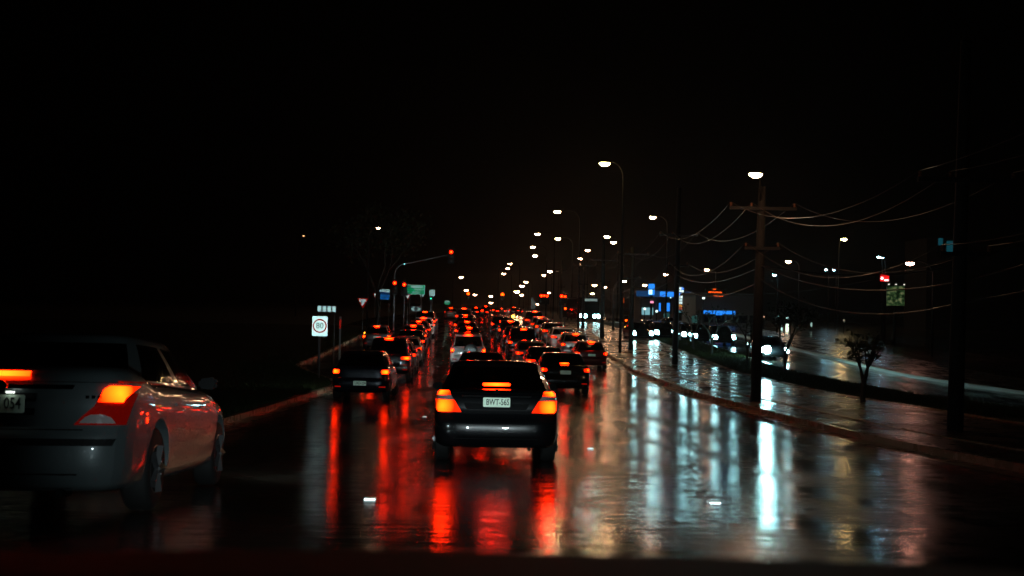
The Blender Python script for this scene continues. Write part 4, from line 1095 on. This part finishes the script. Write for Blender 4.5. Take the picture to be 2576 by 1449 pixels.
TR = [(1791, 893, 4.0, 1.1, 3, 'small forked tree on the grass strip in front of the oncoming cars', 60, 2), (1975, 938, 4.2, .8, 5, 'dark slim tree right of the dazzling headlight', 350, 3),
      (2172, 1010, 2.6, .7, 8, 'dark bare-branched tree near the white far kerb at the right', 160, 3), (1880, 915, 3.4, .6, 12, 'thin tree just left of the thick wooden pole', 60, 3), (1745, 880, 3.5, .7, 31, 'thin young tree right of the tall lone pole', 40, 2)]
for vx, vy, h, sp_, sd, lb, lv, fk in TR:
    p = G(vx, vy, .14); tree((p.x, p.y, gz(p.y)+.12), h, sp_, sd, lb, lv, fk)
for (x, y, h, sd, lb) in ((-10.5, 113, 12, 22, 'leafy tree screening the small white lamp at the left'),):
    tree((x, y, gz(y)), h, .9, sd, lb, 1500, 3, .2, .16)

# ------------------------------------------------------------------ buildings on the right
WALLM = mat('rendered_wall', (.16, .15, .14), .8, bump=.2, bscale=3, vary=.2); WALLD = mat('dark_brick_wall', (.09, .06, .05), .85, vary=.3, bscale=10)
BLUEL = glow('blue_fascia_light', (.02, .26, 1.0), 1.1); BLUED = glow('dim_blue_fascia', (.015, .10, .30), .35); WINL = glow('lit_shop_window', (.35, .8, .9), .5); WIND = mat('dark_window', (.02, .025, .03), .08)
def boxb(o, name, m_, x0, x1, y0, y1, z0, z1, bevel=0): return MB().box(x0, x1, y0, y1, z0, z1).build(name, m_, o, bevel=bevel)
def view_len(a, b, Y): return P(b, 780, Y).x-P(a, 780, Y).x
# petrol station
Y = 190; x0 = P(1600, 760, Y).x; x1 = P(1740, 760, Y).x; g = gz(Y)
o = thing('petrol_station', 'petrol station with a blue canopy edge and two blue lit columns', 'petrol station', (x0, Y, g)); W_ = x1-x0
zf = P(1690, 745, Y).z-g
boxb(o, 'canopy', WALLM, 0, W_, 0, 10, zf+.3, zf+.9); boxb(o, 'fascia', BLUED, 0, W_, -.06, 0, zf-.15, zf+.75)
a = P(1660, 750, Y).x-x0; b = P(1680, 750, Y).x-x0
boxb(o, 'lit_fascia_panel', BLUEL, a, a+.55*0+1.0, -.12, -.06, zf-.1, zf+.7); boxb(o, 'lit_fascia_panel', BLUEL, a+1.15, a+2.2, -.12, -.06, zf-.1, zf+.7)
for vx in (1658, 1678):
    xx = P(vx, 770, Y).x-x0; boxb(o, 'lit_column', BLUEL, xx, xx+.42 if vx > 1660 else xx+.25, -.1, .2, P(vx, 783, Y).z-g, P(vx, 762, Y).z-g)
for vx in (1612, 1650, 1700, 1733): xx = P(vx, 770, Y).x-x0; boxb(o, 'column', STEEL, xx, xx+.3, 1, 1.3, 0, zf+.3)
boxb(o, 'shop', WALLM, 1, W_-1, 9, 16, 0, zf-.2); boxb(o, 'shop_window', WINL, 2, 4.0, 8.9, 9, .8, 2.0)
# blue pylon sign
q = P(1638, 729, 170); o = thing('pylon_sign', 'tall blue lit pylon sign with pale lower marks, left of the price board', 'sign', (q.x, 170, gz(170)), R(-25)); hz = q.z-gz(170)
boxb(o, 'pole', DARKST, -.15, .15, .05, .3, 0, hz); boxb(o, 'light_box', BLUEL, -.4, .5, -.1, .1, hz-.75, hz+.85, .04)
boxb(o, 'pale_panel', glow('pale_cyan_light', (.45, .9, 1), 2.0), -.3, .2, -.13, -.1, hz-.65, hz+.0)
# price board
q = P(1711, 755, 150); o = thing('price_board', 'tall lit fuel price board in white, blue and orange panels', 'sign', (q.x, 150, gz(150)), R(-12)); hz = q.z-gz(150)
boxb(o, 'frame', DARKST, -.5, .5, 0, .25, 0, hz+1.7)
cols = [((.5, .95, 1), 3.2), ((.12, .35, 1), 1.4), ((.6, 1, 1), 3.2)]
PR = random.Random(4)
for r_ in range(9):
    for c_ in range(3):
        cc = (.75, 1, 1) if r_ < 6 else (1, .42, .08) if r_ == 6 else (.9, .2, .12) if r_ == 7 else (.2, .5, .6)
        if PR.random() < .3 and r_ < 6: cc = (.1, .3, 1)
        st = (2.2 if r_ < 6 else 1.3)*PR.uniform(.4, 1.2)*(.35 if c_ == 1 and r_ > 2 else 1)
        boxb(o, 'price_panel', glow('price_panel_%d_%d' % (r_, c_), cc, st), -.42+.29*c_, -.16+.29*c_, -.03, 0, hz+1.32-.36*r_, hz+1.62-.36*r_)
# restaurant
Y = 140; xa = P(1750, 780, Y).x; xb = P(1900, 780, Y).x; g = gz(Y)
o = thing('restaurant', 'low dark restaurant with orange lettering on its roof and a blue lit awning band', 'building', (xa, Y, g)); W_ = xb-xa
zb = P(1800, 786, Y).z-g; boxb(o, 'wall', WALLM, 0, W_, 0, 14, 0, zb+2.0); boxb(o, 'roof', WALLD, -.3, W_+.3, -.4, 14.3, zb+2.0, zb+2.3)
xl = P(1766, 785, Y).x-xa; xr = P(1840, 785, Y).x-xa; nseg = 9
for k in range(nseg): w_ = (xr-xl)/nseg; boxb(o, 'awning_light', BLUEL, xl+k*w_+.02, xl+(k+1)*w_-.02, -.5, -.42, zb-.18-(.12 if 3 < k < 6 else 0), zb+.22)
boxb(o, 'awning_light', BLUEL, xr+.15, xr+.35, -.5, -.42, zb-.2, zb+.2); boxb(o, 'awning', DARKST, xl-.2, xr+.5, -.42, 0, zb-.2, zb+.24)
for k in range(5): boxb(o, 'window', WIND, 1+k*1.35, 2.1+k*1.35, -.02, .02, .4, 1.3)
ORNG = glow('orange_neon', (1, .095, .006), 2.2)
zt = P(1798, 737, Y).z-g; xs_ = P(1799, 737, Y).x-xa
sb = boxb(o, 'sign_frame', DARKST, xs_-1.2, xs_+1.3, .02, .1, zb+2.3, zt+.5)
text('sign_lettering', 'groove', .62, ORNG, o, (xs_-.02, 0, zt+.06), ext=.03, xscale=.92); text('sign_lettering', 'THE', .2, ORNG, o, (xs_-.1, 0, zt+.42), ext=.03)
text('sign_lettering', 'TRAIN', .36, ORNG, o, (xs_+.34, 0, zt-.32), ext=.03, xscale=1.1)
# dim signs and lit windows around it
def small_light(vx, vy, Y, w, h, col, s, label, name='lit_window_box', cat='light', rz=0):
    q = P(vx, vy, Y); o = thing(name, label, cat, (q.x, Y, gz(Y)), rz); hz = q.z-gz(Y)
    boxb(o, 'post', DARKST, -.04, .04, .05, .13, 0, hz+h/2); boxb(o, 'light_box', glow('box_%s' % label[:18], col, s), -w/2, w/2, -.04, .05, hz-h/2, hz+h/2, .02)
    return o
small_light(1747, 803, 120, .55, .7, (.12, .45, .40), .12, 'dim green arrow board left of the forked tree', 'arrow_sign', 'sign')
small_light(1677, 796, 120, .6, .7, (.12, .42, .42), .12, 'dim green shape behind the oncoming cars', 'arrow_sign', 'sign')
small_light(1568, 706+50, 200, .25, .9, (1, .12, .01), .6, 'small upright orange-red sign between two wooden poles', 'upright_sign', 'sign')
for vx, vy, w, h, col, s, lb in ((1922, 797, 0.1, .1, (1, .5, .3), 2, 'tiny amber light right of the thick pole'), (1966, 829, .25, .9, (.6, 1, .9), 1.0, 'narrow pale window glow behind the slim tree'), (1980, 829, .3, 1.3, (.8, 1, .8), 2.0, 'bright narrow doorway glow right of the slim tree'),
        (1981, 800, .4, .3, (.6, 1, .9), 1.6, 'pale porch light above the bright doorway'), (1955, 797, .4, .2, (.4, .9, .9), .8, 'dim porch light left of the bright doorway'), (2104, 852, .16, 1.3, (.04, .25, 1), .9, 'thin blue light strip at the right'),
        (2041, 817, .18, .5, (.5, .8, .7), .6, 'small pale light left of the blue strip'), (2123, 806, .2, .2, (.5, .45, .3), .5, 'faint yellowish light above the blue strip'), (1687, 749, .12, .12, (.6, 1, 1), 2, 'tiny cyan light on the petrol station roof'),
        (1770, 750, .3, .2, (.8, 1, .9), 2, 'tiny white light left under the restaurant sign'), (1640, 790-30, .4, .25, (1, .3, .5), 1.2, 'small pink light under the petrol canopy'), (1622, 777, .25, .25, (.6, 1, .9), 2, 'tiny white light low under the petrol canopy'),
        (1652, 788-5, .25, .25, (.7, 1, .9), 2, 'second tiny white light low under the petrol canopy')):
    small_light(vx, vy, 125, w*.9, h*.9, col, s, lb, 'shop_light', 'light')
# red sign on a pole and mural sign
q = P(2225, 699, 105); o = thing('red_pole_sign', 'small red lit sign with white marks high on a pole at the right', 'sign', (q.x, 105, gz(105)), R(-10)); hz = q.z-gz(105)
boxb(o, 'pole', DARKST, -.1, .1, .05, .25, 0, hz); boxb(o, 'light_box', glow('sign_red_light', (1, .012, .012), 1.4), -.35, .38, -.08, .1, hz-.3, hz+.3, .02)
MB().lathe([(.13, 0), (.13, .02)], 14, 'y').build('white_mark', glow('sign_white_light', (1, 1, 1), 2), o, loc=(-.22, -.105, hz-.03)); boxb(o, 'white_mark', glow('sign_white_light', (1, 1, 1), 2), -.02, .33, -.105, -.085, hz-.27, hz-.14)
q = P(2253, 742, 100); o = thing('billboard', 'dim billboard with mottled green and yellow picture below the red sign', 'billboard', (q.x, 100, gz(100))); hz = q.z-gz(100)
boxb(o, 'pole', DARKST, -.1, .1, .05, .25, 0, hz)
mm = bpy.data.materials.new('mottled_picture'); n_, l_, b_ = nodes(mm); tc = n_.new('ShaderNodeTexCoord'); nt = n_.new('ShaderNodeTexNoise'); nt.inputs['Scale'].default_value = 3.5; l_.new(tc.outputs['Object'], nt.inputs['Vector'])
cr = n_.new('ShaderNodeValToRGB'); cr.color_ramp.elements[0].position = .38; cr.color_ramp.elements[0].color = (.004, .012, .004, 1); cr.color_ramp.elements[1].position = .7; cr.color_ramp.elements[1].color = (.25, .26, .12, 1); e = cr.color_ramp.elements.new(.52); e.color = (.04, .09, .03, 1)
l_.new(nt.outputs['Fac'], cr.inputs[0]); l_.new(cr.outputs[0], b_.inputs['Base Color']); l_.new(cr.outputs[0], b_.inputs['Emission Color']); b_.inputs['Emission Strength'].default_value = .5
boxb(o, 'board', mm, -.75, .75, -.05, .05, hz-.9, hz+.75)
for x_ in (-.7, -.1, .6): boxb(o, 'spot_lamp', glow('pale_spot', (.9, .9, .7), 1.4), x_, x_+.1, -.25, -.15, hz+.85, hz+.92)
# dim house far right with faint teal windows
q = P(2375, 640, 150); o = thing('tall_building', 'dark building at the far right with two faint teal windows', 'building', (q.x, 150, gz(150))); g = gz(150)
boxb(o, 'wall', mat('near_black_wall', (.012, .011, .010), .95, spec=.1), -2.2, 10, 0, 8, 0, 11.5)  # one even near-black colour, chosen to keep the wall dark
TEAL = glow('teal_window_light', (.01, .12, .16), .32)
for vx, vy, w_, h_ in ((2366, 608, .6, .9), (2389, 620, .8, 1.4)):
    c = P(vx, vy, 150); boxb(o, 'window', TEAL, c.x-q.x-w_/2, c.x-q.x+w_/2, -.04, .02, c.z-g-h_/2, c.z-g+h_/2)

# ------------------------------------------------------------------ haze
hz_ = MB().box(-400, 400, -60, 2500, -10, 60).build('haze', bpy.data.materials.new('haze_air'))
hm = hz_.data.materials[0]; hm.use_nodes = True; nn = hm.node_tree.nodes
for x in list(nn): nn.remove(x)
ou = nn.new('ShaderNodeOutputMaterial'); pv = nn.new('ShaderNodeVolumePrincipled'); pv.inputs['Color'].default_value = (.95, .95, .95, 1)
pv.inputs['Density'].default_value = 0.00014; pv.inputs['Anisotropy'].default_value = 0.75
hm.node_tree.links.new(pv.outputs[0], ou.inputs['Volume']); hz_['kind'] = 'stuff'; hz_['label'] = 'thin rain mist over the road'
